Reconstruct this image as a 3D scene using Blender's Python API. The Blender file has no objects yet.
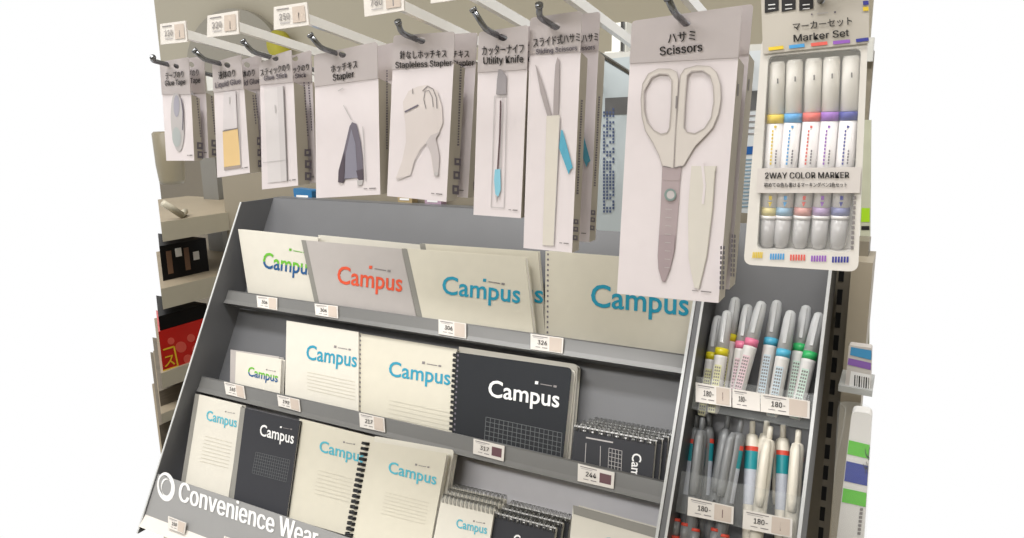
import bpy, bmesh, math, random
from mathutils import Vector as V, Matrix
from mathutils.geometry import tessellate_polygon
random.seed(7)
SC = bpy.context.scene
COL = SC.collection
CAMZ = 1.35
# ------------------------------------------------------------------ camera
YAW, PITCH, ROLL, FPX, CX, CY = math.radians(28.6), math.radians(11.9), math.radians(-.9), 724., 513.5, 269.
f = V((-math.sin(YAW), math.cos(YAW), 0)); r = V((math.cos(YAW), math.sin(YAW), 0)); u = V((0, 0, 1))
F2 = math.cos(PITCH)*f - math.sin(PITCH)*u; U2 = math.cos(PITCH)*u + math.sin(PITCH)*f
R3 = math.cos(ROLL)*r + math.sin(ROLL)*U2; U3 = -math.sin(ROLL)*r + math.cos(ROLL)*U2
EYE = V((0, 0, CAMZ))
def ray(x, y): return F2 + (x-CX)/FPX*R3 - (y-CY)/FPX*U3
cam = bpy.data.cameras.new('camera'); co = bpy.data.objects.new('camera', cam); COL.objects.link(co)
M = Matrix((R3, U3, -F2)).transposed().to_4x4(); M.translation = EYE; co.matrix_world = M
cam.sensor_width = 36; cam.lens = FPX/1024*36; cam.shift_x = (512-CX)/1024; cam.shift_y = (CY-269)/1024; cam.clip_start = .01
SC.camera = co
# ------------------------------------------------------------------ planes
class Pl:
    def __init__(s, p, n): s.p = V(p); s.n = V(n).normalized()     # n points away from the viewer
    def P(s, x, y, off=0.):
        d = ray(x, y); t = ((s.p-EYE).dot(s.n)-off)/d.dot(s.n); return EYE+t*d
TH = math.radians(27.9)
NL = V((0, math.cos(TH), -math.sin(TH)))          # into the rack
UPL = V((0, math.sin(TH), math.cos(TH)))          # up the leaning rack
def LP(d): return Pl(EYE+NL*d, NL)
def YP(d): return Pl(EYE+V((0, d, 0)), (0, 1, 0))
# ------------------------------------------------------------------ materials
ALB = .90
def lin(c): return tuple(ALB*((v/255)/12.92 if v/255 <= .04045 else ((v/255+.055)/1.055)**2.4) for v in c)
MATS = {}
def mat(name, rgb, rough=.5, metal=0., var=.04, scale=60., alpha=1., spec=.5, coat=0., stretch=None, emit=0.):
    if name in MATS: return MATS[name]
    m = bpy.data.materials.new(name); m.use_nodes = True; nt = m.node_tree; b = nt.nodes['Principled BSDF']
    c = lin(rgb)
    tc = nt.nodes.new('ShaderNodeTexCoord'); no = nt.nodes.new('ShaderNodeTexNoise'); no.inputs['Scale'].default_value = scale
    if stretch:
        mp = nt.nodes.new('ShaderNodeMapping'); mp.inputs['Scale'].default_value = stretch
        nt.links.new(tc.outputs['Object'], mp.inputs['Vector']); nt.links.new(mp.outputs['Vector'], no.inputs['Vector'])
    else: nt.links.new(tc.outputs['Object'], no.inputs['Vector'])
    mx = nt.nodes.new('ShaderNodeMix'); mx.data_type = 'RGBA'
    mx.inputs['A'].default_value = tuple(v*(1-var) for v in c)+(1,); mx.inputs['B'].default_value = tuple(min(1, v*(1+var)) for v in c)+(1,)
    nt.links.new(no.outputs['Fac'], mx.inputs['Factor']); nt.links.new(mx.outputs['Result'], b.inputs['Base Color'])
    b.inputs['Roughness'].default_value = rough; b.inputs['Metallic'].default_value = metal
    b.inputs['Specular IOR Level'].default_value = spec; b.inputs['Coat Weight'].default_value = coat; b.inputs['Alpha'].default_value = alpha
    if emit:
        b.inputs['Emission Color'].default_value = c+(1,); b.inputs['Emission Strength'].default_value = emit
    MATS[name] = m; return m
WHITE = mat('pack_white_card', (222, 214, 216), .45)
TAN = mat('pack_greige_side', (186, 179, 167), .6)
INK = mat('black_ink', (28, 26, 28), .6)
INKG = mat('grey_ink', (135, 130, 130), .6)
INKL = mat('pale_grey_ink', (186, 182, 182), .6)
INKM = mat('mid_grey_print', (110, 104, 116), .6)
TEAL = mat('teal_logo_ink', (28, 150, 180), .5)
TEALL = mat('light_teal_logo_ink', (80, 180, 200), .5)
RED = mat('orange_red_logo_ink', (225, 84, 48), .5)
GRN = mat('green_logo_ink', (105, 185, 45), .5)
NAVY = mat('navy_logo_ink', (20, 85, 140), .5)
WINK = mat('white_ink', (240, 240, 240), .5)
CREAM = mat('cream_cover', (214, 209, 193), .5)
CREAM2 = mat('light_cream_cover', (219, 215, 204), .5)
LGREY = mat('light_grey_cover', (184, 178, 175), .45)
CHAR = mat('charcoal_cover', (54, 55, 60), .6, spec=.25)
BLACKC = mat('black_cover', (34, 37, 42), .6, spec=.25)
TAPE = mat('grey_spine_tape', (140, 138, 132), .5)
PAGE = mat('page_edges', (255, 252, 246), .8, var=.12, scale=400, stretch=(1, 1, 30))
STEEL = mat('grey_painted_steel', (103, 104, 107), .4, var=.05, scale=25)
STEELD = mat('dark_grey_painted_steel', (92, 93, 95), .45, var=.06, scale=20)
LIP = mat('grey_steel_lip', (116, 116, 115), .3, var=.06, scale=20)
LIGHTB = mat('pale_grey_backing', (206, 205, 210), .4)
EDGE = mat('white_panel_edge', (205, 207, 208), .3)
BANNER = mat('grey_banner_card', (150, 150, 150), .5)
CHROME = mat('chrome_rod', (136, 138, 142), .25, 1., spec=.6)
RAIL = mat('clear_white_rail', (268, 268, 268), .12, coat=.8, var=.0)
CARD = mat('price_card_paper', (226, 221, 215), .5)
CARDP = mat('price_card_pink', (202, 188, 176), .5)
MAROON = mat('maroon_print', (96, 58, 66), .5)
CLEAR = mat('clear_plastic', (240, 245, 245), .08, alpha=.06, var=.01)
FROST = mat('frosted_blister', (236, 232, 226), .25, alpha=.95, coat=.3)
BLK = mat('black_wire', (26, 27, 30), .4)
WIRE = mat('silver_wire', (170, 170, 168), .3, .9)
DARK = mat('slot_black', (16, 16, 17), .8)

# ------------------------------------------------------------------ mesh builder
TXT = {}
try: SANS = bpy.data.fonts.load(bpy.utils.resource_path('LOCAL')+'/datafiles/fonts/Inter.woff2')
except Exception: SANS = None
def text2d(s, bold):
    k = (s, bold)
    if k not in TXT:
        cu = bpy.data.curves.new('t', 'FONT'); cu.body = s; cu.offset = bold if s == 'Campus' else 0.
        if SANS and s != 'Campus' and s.isascii(): cu.font = SANS
        cu.resolution_u = 3
        o = bpy.data.objects.new('t', cu); me = bpy.data.meshes.new_from_object(o)
        vs = [(v.co.x, v.co.y) for v in me.vertices]; fs = [tuple(p.vertices) for p in me.polygons]
        bpy.data.objects.remove(o); bpy.data.curves.remove(cu); bpy.data.meshes.remove(me); TXT[k] = (vs, fs)
    return TXT[k]
class MB:
    def __init__(s): s.v = []; s.f = []; s.m = []; s.sm = []; s.mats = []
    def mi(s, m):
        if m not in s.mats: s.mats.append(m)
        return s.mats.index(m)
    def add(s, vs, fs, m, smooth=False):
        b = len(s.v); s.v += [V(v) for v in vs]; k = s.mi(m)
        for q in fs: s.f.append(tuple(b+i for i in q)); s.m.append(k); s.sm.append(smooth)
    def face(s, pts, m): s.add(pts, [tuple(range(len(pts)))], m)
    def poly(s, loops, m):
        flat = [p for l in loops for p in l]
        s.add(flat, [tuple(t) for t in tessellate_polygon(loops)], m)
    def plate(s, loops, off, mf, ms=None, mb=None):
        ms = ms or mf; mb = mb or mf; off = V(off)
        flat = [V(p) for l in loops for p in l]; t = [tuple(q) for q in tessellate_polygon(loops)]
        s.add(flat, t, mf); s.add([p+off for p in flat], [tuple(reversed(q)) for q in t], mb)
        for l in loops:
            n = len(l)
            for i in range(n):
                a, b = V(l[i]), V(l[(i+1) % n]); s.add([a, b, b+off, a+off], [(0, 1, 2, 3)], ms)
    def box(s, lo, hi, m):
        (a, b, c), (d, e, g) = lo, hi
        vs = [(a,b,c),(d,b,c),(d,e,c),(a,e,c),(a,b,g),(d,b,g),(d,e,g),(a,e,g)]
        s.add(vs, [(0,3,2,1),(4,5,6,7),(0,1,5,4),(1,2,6,5),(2,3,7,6),(3,0,4,7)], m)
    def tube(s, pts, rad, m, n=8, cap=True):
        pts = [V(p) for p in pts]; rr = rad if isinstance(rad, (list, tuple)) else [rad]*len(pts)
        ref = None; rings = []
        for i, p in enumerate(pts):
            t = (pts[min(i+1, len(pts)-1)]-pts[max(i-1, 0)]).normalized()
            if ref is None: ref = t.orthogonal().normalized()
            ref = (ref-t*ref.dot(t)).normalized(); b = t.cross(ref)
            rings.append([p+rr[i]*(math.cos(2*math.pi*k/n)*ref+math.sin(2*math.pi*k/n)*b) for k in range(n)])
        vs = [q for g in rings for q in g]; fs = []
        for i in range(len(pts)-1):
            for k in range(n): fs.append((i*n+k, i*n+(k+1) % n, (i+1)*n+(k+1) % n, (i+1)*n+k))
        if cap: fs += [tuple(reversed(range(n))), tuple((len(pts)-1)*n+k for k in range(n))]
        s.add(vs, fs, m, True)
    def ring(s, c, e1, e2, R, rad, m, n=10, k=5, a0=0., a1=2*math.pi):
        pts = [V(c)+R*(math.cos(a0+(a1-a0)*i/n)*V(e1)+math.sin(a0+(a1-a0)*i/n)*V(e2)) for i in range(n+1)]
        s.tube(pts, rad, m, k)
    # --- printing on a plane, given in picture coordinates of the reference view
    def ppoly(s, pl, loops, m, off=.0004):
        if not isinstance(loops[0][0], (tuple, list)): loops = [loops]
        s.poly([[pl.P(x, y, off) for x, y in l] for l in loops], m)
    def pline(s, pl, pts, w, m, off=.0005, closed=False):
        n = len(pts)
        for i in range(n if closed else n-1):
            (x0, y0), (x1, y1) = pts[i], pts[(i+1) % n]; L = math.hypot(x1-x0, y1-y0) or 1; nx, ny = -(y1-y0)/L*w/2, (x1-x0)/L*w/2
            s.add([pl.P(x0+nx, y0+ny, off), pl.P(x1+nx, y1+ny, off), pl.P(x1-nx, y1-ny, off), pl.P(x0-nx, y0-ny, off)], [(0, 1, 2, 3)], m)
    def ptext(s, pl, t, p0, p1, h, m, bold=.026, up=None, off=.0006, m2=None, split=.45):
        vs, fs = text2d(t, bold)
        x0 = min(v[0] for v in vs); x1 = max(v[0] for v in vs); dx, dy = p1[0]-p0[0], p1[1]-p0[1]; L = math.hypot(dx, dy)
        capH = max(v[1] for v in text2d('H', 0.)[0]) if (t.isascii() and t != 'Campus') else .72
        if up is None: up = (dy/L*.35, -1.)     # verticals stay near vertical
        def mp(x, y, e=0.):
            a = (x-x0)/(x1-x0); b = y/capH*h; return pl.P(p0[0]+a*dx+up[0]*b, p0[1]+a*dy+up[1]*b, off+e)
        if m2 is None:
            for i, q in enumerate((0,) if t == 'Campus' else (-bold*.5, 0, bold*.5)):
                s.add([mp(v[0]+q, v[1], i*.00012) for v in vs], fs, m)
            return
        bm = bmesh.new(); bv = [bm.verts.new((a, b, 0)) for a, b in vs]
        for q in fs:
            try: bm.faces.new([bv[i] for i in q])
            except ValueError: pass
        bmesh.ops.bisect_plane(bm, geom=bm.verts[:]+bm.edges[:]+bm.faces[:], plane_co=(0, split*.72, 0), plane_no=(0, 1, 0))
        bm.verts.index_update()
        for q in bm.faces:
            up_ = q.calc_center_median().y > split*.72
            s.add([mp(v.co.x, v.co.y) for v in q.verts], [tuple(range(len(q.verts)))], m if up_ else m2)
        bm.free()
    def build(s, name, parent=None, origin=None, label=None, bevel=0):
        me = bpy.data.meshes.new(name); og = V(origin) if origin is not None else (parent_origin(parent) if parent else V((0, 0, 0)))
        me.from_pydata([v-og for v in s.v], [], s.f)
        for m in s.mats: me.materials.append(m)
        me.polygons.foreach_set('material_index', s.m); me.polygons.foreach_set('use_smooth', s.sm); me.update()
        o = bpy.data.objects.new(name, me); COL.objects.link(o)
        if parent:
            o.parent = parent; o.location = og-parent_origin(parent)
        else: o.location = og
        o['og'] = list(og)
        if label: o['label'] = label
        return o
def parent_origin(p): return V(p['og']) if 'og' in p.keys() else V((0, 0, 0))
def empty(name, loc, label, cat, group=None):
    o = bpy.data.objects.new(name, None); COL.objects.link(o); o.location = loc; o['og'] = list(loc); o.empty_display_size = .02
    o['label'] = label; o['category'] = cat
    if group: o['group'] = group
    return o
def tag(o, label, cat, group=None):
    o['label'] = label; o['category'] = cat
    if group: o['group'] = group
    return o
def struct(o): o['kind'] = 'structure'; return o
def copy_tree(o, delta, label, root=True):
    c = o.copy(); COL.objects.link(c)
    if root: c.location = o.location+V(delta); c['label'] = label; c['og'] = list(V(o['og'])+V(delta))
    for ch in list(o.children):
        k = copy_tree(ch, None, None, False); k.parent = c
    return c
def ZA(z): return z+CAMZ
def lerp(a, b, t): return (a[0]+(b[0]-a[0])*t, a[1]+(b[1]-a[1])*t)
def ell(cx, cy, rx, ry, n=28, a=0):
    return [(cx+rx*math.cos(t)*math.cos(a)-ry*math.sin(t)*math.sin(a), cy+rx*math.cos(t)*math.sin(a)+ry*math.sin(t)*math.cos(a)) for t in [2*math.pi*i/n for i in range(n)]]
def zz(pts, ox, oy, k): return [(ox+x*k, oy+y*k) for x, y in pts]

# ================================================================== NOTEBOOK RACK
D0 = .770
XL, XM, XR = -.900, -.1885, -.0610
def lean_pt(X, z, d):   # world point on the lean plane at distance d with given X and relative z
    y = (d+z*math.sin(TH))/math.cos(TH); return V((X, y, z+CAMZ))
ZTOP, ZBOT = -.123, -.56
DB = .803        # back plate (front surface)
def side_panel(mb, x, t, m, medge, dfront=.746, ztop=ZTOP, zbot=ZBOT):
    a = lean_pt(x, ztop, dfront); b = lean_pt(x, zbot, dfront); c = lean_pt(x, zbot, DB+.006); e = lean_pt(x, ztop, DB+.006)
    a2 = a+V((0, .012, .0)); b2 = b
    mb.plate([[a, b, c, e]], (t, 0, 0), m, m)
    q = .0012
    mb.plate([[a-NL*q+UPL*0, b-NL*q, b, a]], (t, 0, 0), medge, medge)
rack = empty('notebook_rack', lean_pt((XL+XM)/2, ZBOT, .80), 'long grey steel rack with leaning tiers of notebooks and a lettered front banner', 'rack')
mb = MB(); a = lean_pt(XL, ZTOP+.004, DB); b = lean_pt(XM, ZTOP+.004, DB)
mb.plate([[lean_pt(XL, ZTOP, DB), lean_pt(XM, ZTOP, DB), lean_pt(XM, -.40, DB), lean_pt(XL, -.40, DB)]], NL*.0015, STEEL)
mb.box((XL, lean_pt(0, ZTOP, DB).y, ZA(ZTOP)-.001), (XM, lean_pt(0, ZTOP, DB).y+.02, ZA(ZTOP)+.001), STEEL)
mb.build('back_panel', rack)
mb = MB(); mb.plate([[lean_pt(XL+.002, -.39, DB-.001), lean_pt(XM, -.39, DB-.001), lean_pt(XM, ZBOT, DB-.001), lean_pt(XL+.002, ZBOT, DB-.001)]], NL*.0008, LIGHTB)  # lowest tier's backing drawn paler than the panel above
mb.build('lower_backing', rack, label='paler grey backing of the lowest tier')
mb = MB(); side_panel(mb, XL-.0025, .0025, STEEL, EDGE); mb.build('side_panel', rack)
mb = MB(); side_panel(mb, XM, .0030, STEELD, EDGE); mb.build('side_panel', rack)
PLIP = LP(D0)
def lip(x0, x1, zt, h, parent, m=LIP):
    mb = MB(); t = .0018
    a = lean_pt(x0, zt, D0); b = lean_pt(x1, zt, D0); dn = -UPL*h
    mb.plate([[a, b, b+dn*.7, a+dn*.7]], NL*t, m)
    mb.plate([[a+dn*.7, b+dn*.7, b+dn-NL*.002, a+dn-NL*.002]], NL*t, m)
    # rolled top rim
    mb.tube([a+NL*.001, b+NL*.001], .0013, m, 6)
    # floor of the pocket
    fa, fb = a+dn+NL*.0005, b+dn+NL*.0005
    mb.plate([[fa, fb, fb+NL*(DB-D0-.003), fa+NL*(DB-D0-.003)]], UPL*.0012, STEEL)
    return mb.build('front_lip', parent)
ZL = [-.2535, -.3715, -.4885]
lip1 = lip(XL+.001, XM-.001, ZL[0], .020, rack)
lip2 = lip(XL+.001, XM-.001, ZL[1], .022, rack)
# pocket floor + banner
lip3 = MB(); a = lean_pt(XL-.0005, ZL[2], D0-.022); b = lean_pt(XM-.001, ZL[2], D0-.022); dn = -UPL*.056
PBAN = LP(D0-.022)
zb = lambda x, y: PBAN.P(x, y)
bn = MB(); bn.plate([[a, b, b+dn, a+dn]], NL*.002, BANNER)
bn.ptext(PBAN, 'Convenience Wear', (178.5, 500.5), (316.5, 548), 18.5, WINK, bold=.05, up=(.10, -1.03))
bn.ppoly(PBAN, [ell(166, 486.8, 8.8, 14.6, 36, -.1), ell(165, 485.5, 6.2, 10.4, 36, -.1)], WINK)
bn.ppoly(PBAN, [ell(168, 489.2, 6.2, 9.8, 30, -.1), ell(166.3, 487.0, 5.2, 8.6, 30, -.1)], WINK, .0006)
bn.build('banner', rack, label='grey banner strip with white lettering and a round white emblem')
mb = MB(); rr = a+dn; rs = b+dn
mb.plate([[rr, rs, rs-UPL*.0165-NL*.004, rr-UPL*.0165-NL*.004]], NL*.002, CARD)
for x in (176, 233): 
    pass
mb.build('price_rail', rack)
mb = MB(); fa = lean_pt(XL+.001, ZL[2]-.03, D0-.018); fb = lean_pt(XM-.001, ZL[2]-.03, D0-.018)
mb.plate([[fa, fb, fb+NL*(DB-D0+.014), fa+NL*(DB-D0+.014)]], UPL*.0015, STEEL); mb.build('tray_floor', rack)

def price_tag(parent, pl, q, price=None, sw=None, small=False, digits_at=.36):
    """q: four corners TL TR BR BL in picture coordinates"""
    mb = MB(); P = [pl.P(x, y, .0028) for x, y in q]; n = pl.n
    mb.plate([P], n*.0012, CARD)
    def uv(a, b): return lerp(lerp(q[0], q[1], a), lerp(q[3], q[2], a), b)
    def quad(a0, b0, a1, b1, m): mb.ppoly(pl, [uv(a0, b0), uv(a1, b0), uv(a1, b1), uv(a0, b1)], m, .0031)
    H = math.hypot(q[3][0]-q[0][0], q[3][1]-q[0][1])
    quad(.06, .10, .52, .15, INKG); quad(.08, .2, .40, .24, INKL)
    if price: mb.ptext(pl, price, uv(.22, .62), uv(.5, .62), H*.27, INK, bold=.03, off=.0033)
    quad(.16, .78, .3, .82, INKG); quad(.36, .78, .52, .83, INKG)
    if sw == 'maroon': quad(.6, .22, .92, .8, MAROON)
    elif sw: quad(.58, .06, .95, .94, CARDP); quad(.75, .3, .77, .75, MAROON) if sw == 'line' else None
    return mb.build('price_tag', parent)
price_tag(lip1, PLIP, [(256.5,295.5),(277,298),(277,310.3),(257.5,307)], '306', 'p')
price_tag(lip1, PLIP, [(314.5,303.5),(337.5,306),(338,318.5),(315.5,315)], '306', 'p')
price_tag(lip1, PLIP, [(438.5,319),(466,323.5),(466,338.5),(438.5,334)], '306', 'p')
price_tag(lip1, PLIP, [(530.5,333.5),(563.5,338),(562.5,353.5),(530.5,349)], '326', 'p')
price_tag(lip2, PLIP, [(224,381.5),(243.5,386),(245.5,399),(226,394)], '165', 'p')
price_tag(lip2, PLIP, [(277,394.5),(299,399.5),(300.5,412),(278.5,406)], '192', 'p')
price_tag(lip2, PLIP, [(359,412.5),(384,418),(385,432.5),(360,427)], '217', 'p')
price_tag(lip2, PLIP, [(473.5,438.5),(504.5,446),(503.5,461.5),(473,453.5)], '317', 'maroon')
price_tag(lip2, PLIP, [(578,463.5),(614.5,472.5),(613.5,489),(577.5,481)], '244', 'maroon')
PRAIL = LP(D0-.0245)
price_tag(rack, PRAIL, [(168,516),(186,523),(184,534),(168,528)], '150', 'p')
price_tag(rack, PRAIL, [(224,536),(244,543),(243,554),(223,547)], '150', 'p')

# ------------------------------------------------------------------ notebooks
def rounded(c, rad, which=(0, 1, 2, 3)):
    """c: 3D corners TL TR BR BL"""
    out = []
    for i in range(4):
        p = c[i]; a = c[i-1]; b = c[(i+1) % 4]
        if i in which and rad > 0:
            da = (a-p).normalized()*rad; db = (b-p).normalized()*rad
            for t in (0, .2, .4, .6, .8, 1):
                out.append(p+da*(1-t)**2+db*t**2)
        else: out.append(p)
    return out
def mini(mb, pl, p, s, m=INKG, box=None):
    x, y = p
    mb.pline(pl, [(x, y), (x+3.5*s, y+.5*s)], 3.4*s, box or m)
    mb.pline(pl, [(x+6*s, y+1.6*s), (x+19*s, y+3.9*s)], 1.0*s, m); mb.pline(pl, [(x+20.5*s, y+4*s), (x+24*s, y+4.7*s)], 2.4*s, m)
def LT(d, phi):
    p = lean_pt(0, ZL[0], d); a = math.radians(phi); return Pl(p, (0, math.cos(a), -math.sin(a)))
def notebook(label, q, d, th, cover, ext=.02, rad=0, spine=None, draw=None, group=None, page=PAGE, name='notebook', spine_m=TAPE, rings=None, ring_m=BLK, which=(1, 2), cat='notebook', phi=None, back=None, ringR=None):
    pl = LP(d) if phi is None else LT(d, phi); NL = pl.n; TL, TR, BR, BL = [pl.P(x, y) for x, y in q]
    BL = BL+(BL-TL).normalized()*ext; BR = BR+(BR-TR).normalized()*ext
    root = empty(name, (BL+BR)/2+NL*th, label, cat, group)
    c = [TL, TR, BR, BL]; mb = MB()
    mb.plate([rounded(c, rad, which)], NL*.0006, cover)
    w = (TR-TL).normalized(); hgt = (BL-TL).length
    if spine == 'tape':
        k = .0085; mb.face([TL-NL*.0002, TL+w*k-NL*.0002, BL+w*k-NL*.0002, BL-NL*.0002], spine_m)
        mb.plate([[TL-NL*.0002, BL-NL*.0002, BL+NL*th, TL+NL*th]], -w*.0005, spine_m)
    if spine in ('holes', 'wire'):
        n = int(hgt/.0062)
        for i in range(n):
            o = TL+(BL-TL)*((i+.6)/n)+w*.0035-NL*.0004; dv = (BL-TL).normalized()
            mb.face([o-w*.0011-dv*.0012, o+w*.0011-dv*.0012, o+w*.0011+dv*.0012, o-w*.0011+dv*.0012], INKM)
    if draw: draw(mb, pl)
    mb.build('cover', root)
    mb = MB(); ins = .0012
    c2 = [TL+w*(.001 if spine else ins)+(BL-TL).normalized()*ins, TR-w*ins+(BR-TR).normalized()*ins, BR-w*ins, BL+w*.001]
    mb.plate([rounded([p+NL*.0007 for p in c2], rad, which)], NL*(th-.0014), page, page); mb.build('pages', root)
    mb = MB(); mb.plate([rounded([p+NL*(th-.0006) for p in c], rad, which)], NL*.0006, back or cover); mb.build('back_cover', root)
    if spine == 'wire':
        mb = MB(); n = int(hgt/.0062); dv = (BL-TL).normalized(); R = ringR or max(.0042, th*.55)
        for i in range(n):
            o = TL+(BL-TL)*((i+.6)/n)+NL*(th*.4)-w*.0005
            for s in (-.0009, .0009): mb.ring(o+dv*s, w, NL, R, .0006 if ring_m is not BLK else .0010, ring_m, 9, 4)
        mb.build('spiral', root)
    if spine == 'topwire':
        mb = MB(); L = (TR-TL).length; n = int(L/.0052); dv = (BL-TL).normalized(); R = .0052
        for i in range(n):
            o = TL+(TR-TL)*((i+.6)/n)+NL*(th*.4)+dv*.0005
            for s in (-.0009, .0009): mb.ring(o+w*s, dv, NL, R, .00045, WIRE, 9, 4)
        mb.build('wire_binding', root)
        c_ = bpy.data.objects
    return root
G1 = 'notebooks in the top tier'; G2 = 'notebooks in the middle tier'; G3 = 'notebooks in the bottom tier'
def logo(p0, p1, h, m, m2=None, b=.014, mi=None, mim=INKG, box=None, s=.7):
    def d(mb, pl):
        mb.ptext(pl, 'Campus', p0, p1, h, m, bold=b, m2=m2, split=.38)
        if mi: mini(mb, pl, mi, s, mim, box)
    return d
def both(*fs):
    def d(mb, pl):
        for g in fs: g(mb, pl)
    return d
def rules(q, n, m=None, w=.6):
    m = m or mat('faint_rule_print', (205, 200, 185), .6)
    def d(mb, pl):
        for i in range(n):
            t = i/(n-1); mb.pline(pl, [lerp(q[0], q[3], t), lerp(q[1], q[2], t)], w, m)
    return d
def gridd(q, nx, ny, m=INKG, w=.5):
    def d(mb, pl):
        for i in range(ny+1): t = i/ny; mb.pline(pl, [lerp(q[0], q[3], t), lerp(q[1], q[2], t)], w, m)
        for i in range(nx+1): t = i/nx; mb.pline(pl, [lerp(q[0], q[1], t), lerp(q[3], q[2], t)], w, m)
    return d
B = .014
# top tier
notebook('white notebook with a green and blue two-tone logo, leftmost in the top tier', [(238,229),(318,237.5),(318,303),(248,293)], .7788, .006, CREAM2, draw=logo((262.5,267.5),(313,275.5),16, GRN, NAVY, B, (289,249.5), mim=GRN), group=G1, phi=9)
notebook('light grey notebook with an orange-red logo and grey spine tape in the top tier', [(301.5,240),(401.5,249),(416,315),(315,303)], .7745, .004, LGREY, spine='tape', draw=logo((337,283),(402,291.5),18, RED, b=B, mi=(369,267), box=RED, s=.9), group=G1, phi=9)
notebook('pale notebook peeking above the light grey one with the orange-red logo', [(318,235),(421.5,245),(423,300),(330,290)], .7905, .006, CREAM2, group=G1, phi=9, ext=.03)
notebook('cream notebook with large teal logo and grey spine, front of its top tier stack', [(402,248.5),(525,257.5),(533,330),(417,316)], .7722, .009, CREAM, spine='tape', draw=logo((442,293.5),(520,303),18.5, TEAL, b=B, mi=(483,280), box=TEAL, s=.9), group=G1, phi=9)
notebook('cream notebook half hidden behind the teal-logo notebook in the top tier', [(420,243.5),(538,251.5),(545,332),(432,318)], .7875, .006, CREAM, spine='tape', draw=logo((458,294),(543,303),18.5, TEAL, b=B), group=G1, phi=9)
notebook('wide cream notebook with punched binding holes under the large scissors box', [(545.5,251),(702,263),(690,352),(545,333)], .7850, .010, CREAM, spine='holes', draw=logo((590.6,306),(688.5,315.5),23, TEAL, b=B), group=G1, phi=9)
# middle tier
notebook('small white notepad with green and blue logo, front one in the middle tier', [(236,351.5),(281.5,359),(280,392),(235,382)], .7765, .008, CREAM2, draw=logo((247.7,375.5),(277.5,382.3),9.5, GRN, NAVY, B, (266,369.5), s=.4), group=G2)
notebook('small grey-edged notepad directly behind the white notepad with green and blue logo', [(230.5,349.5),(279,356.5),(278,388),(230,379)], .7865, .010, LGREY, group=G2)
notebook('white ruled notebook with teal logo beside the small notepads in the middle tier', [(286.5,320.5),(358.5,332),(358.5,411),(285,395)], .7800, .007, CREAM2, draw=both(logo((306,359),(356.5,367),15, TEAL, b=B, mi=(334,346.5), s=.7), rules([(307,372),(355,382),(355,400),(307,389)], 6)), group=G2)
notebook('cream notebook with punched holes and teal logo in the middle of the middle tier', [(358.5,333),(457,349),(454,434),(358,412)], .7840, .007, CREAM, spine='holes', draw=both(logo((388.5,375.7),(450,385),15.3, TEAL, b=B, mi=(422,362.5), s=.8), rules([(389,400),(450,413),(448,430),(388,417)], 5)), group=G2)
notebook('black spiral notebook with white logo and a printed grid in the middle tier', [(456,352),(572,368),(563,458),(452,431)], .7725, .013, BLACKC, back=CREAM2, ringR=.0056, rad=.006, which=(1, ), spine='wire', draw=both(logo((488,396),(559,407.5),17, WINK, b=B, mi=(535,382.5), mim=INKG, box=WINK, s=.9), gridd([(486,417),(562,433),(560,462),(484,444)], 17, 6, mat('grid_grey_ink', (104, 107, 110), .6))), group=G2)
notebook('white-paged notebook standing right behind the black spiral notebook', [(459,346.5),(578,364.5),(570,462),(455,433)], .7880, .010, CREAM2, rad=.006, which=(1,), group=G2, ext=.016)
PADQ = [(574.5,425.5),(655.5,440.5),(652,480),(571,460)]
def pad_draw(mb, pl):
    mb.pline(pl, [(574.5, 425.7), (655.5, 440.7)], 1.6, WINK)
    for i in range(9):
        x = 583+i*8.1; y = 430.5+i*1.45; mb.pline(pl, [(x, y), (x+3.2, y+.5)], 1.5, WINK)
    mb.pline(pl, [(586, 437.5), (613, 442.5)], 1.4, INKL)
    mb.pline(pl, [(586, 443), (585, 463)], .6, INKL); mb.pline(pl, [(600.5, 446), (600, 466)], .6, INKL)
    gridd([(609,448),(622,451),(621,472),(608,469)], 4, 5, INKL)(mb, pl)
    mb.ptext(pl, 'Campus', (632.5, 453), (629.5, 494), 9.5, WINK, bold=B, up=(1, .15))
p = notebook('small black top-wired memo pad with sideways white logo, front of its stack', PADQ, .7730, .0055, CHAR, back=CREAM2, rad=.002, spine='topwire', draw=pad_draw, group='stacked black memo pads', cat='notepad', name='memo_pad', ext=.016)
for i, (dx, l) in enumerate([(.0045, 'black memo pad second from the front behind the sideways-logo memo pad'), (.0090, 'black memo pad third from the front behind the sideways-logo memo pad'), (.0130, 'rearmost black memo pad of the stack in the middle tier')]):
    copy_tree(p, NL*(.0068*(i+1))+V((dx, 0, 0))+UPL*.0034*(i+1), l)
# bottom tier
PB = .7520
notebook('cream notebook with grey spine and small teal logo, leftmost in the bottom tier', [(195.5,393.5),(242,405),(230,487),(183,472)], .7660, .008, CREAM2, spine='tape', draw=both(logo((206,419.8),(236.5,427.3),10, TEALL, b=B, mi=(225,411.5), s=.4), rules([(205,436),(232,443),(228,468),(200,461)], 8)), group=G3, ext=.024)
notebook('charcoal notebook with white logo and grey spine tape in the bottom tier', [(241,407),(300.0,421),(288.5,503),(231,486)], .7600, .0035, CHAR, spine='tape', draw=both(logo((259.5,435.2),(293.5,443.8),11.5, WINK, b=B, mi=(280,427), s=.5, box=WINK), gridd([(256,452),(290,460),(286,482),(252,473)], 16, 7, mat('grid_grey_ink', (104, 107, 110), .6), .3)), group=G3, ext=.024)
notebook('cream notebook with punched holes standing between the charcoal and the black-spiral notebooks', [(299.5,418.5),(385,440),(377,526),(288,501)], .7650, .008, CREAM, spine='holes', draw=both(logo((319,451.3),(364,463),11.5, TEALL, b=B, mi=(343,442), s=.5), rules([(318,470),(352,479),(349,502),(314,493)], 7)), group=G3, ext=.02)
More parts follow.
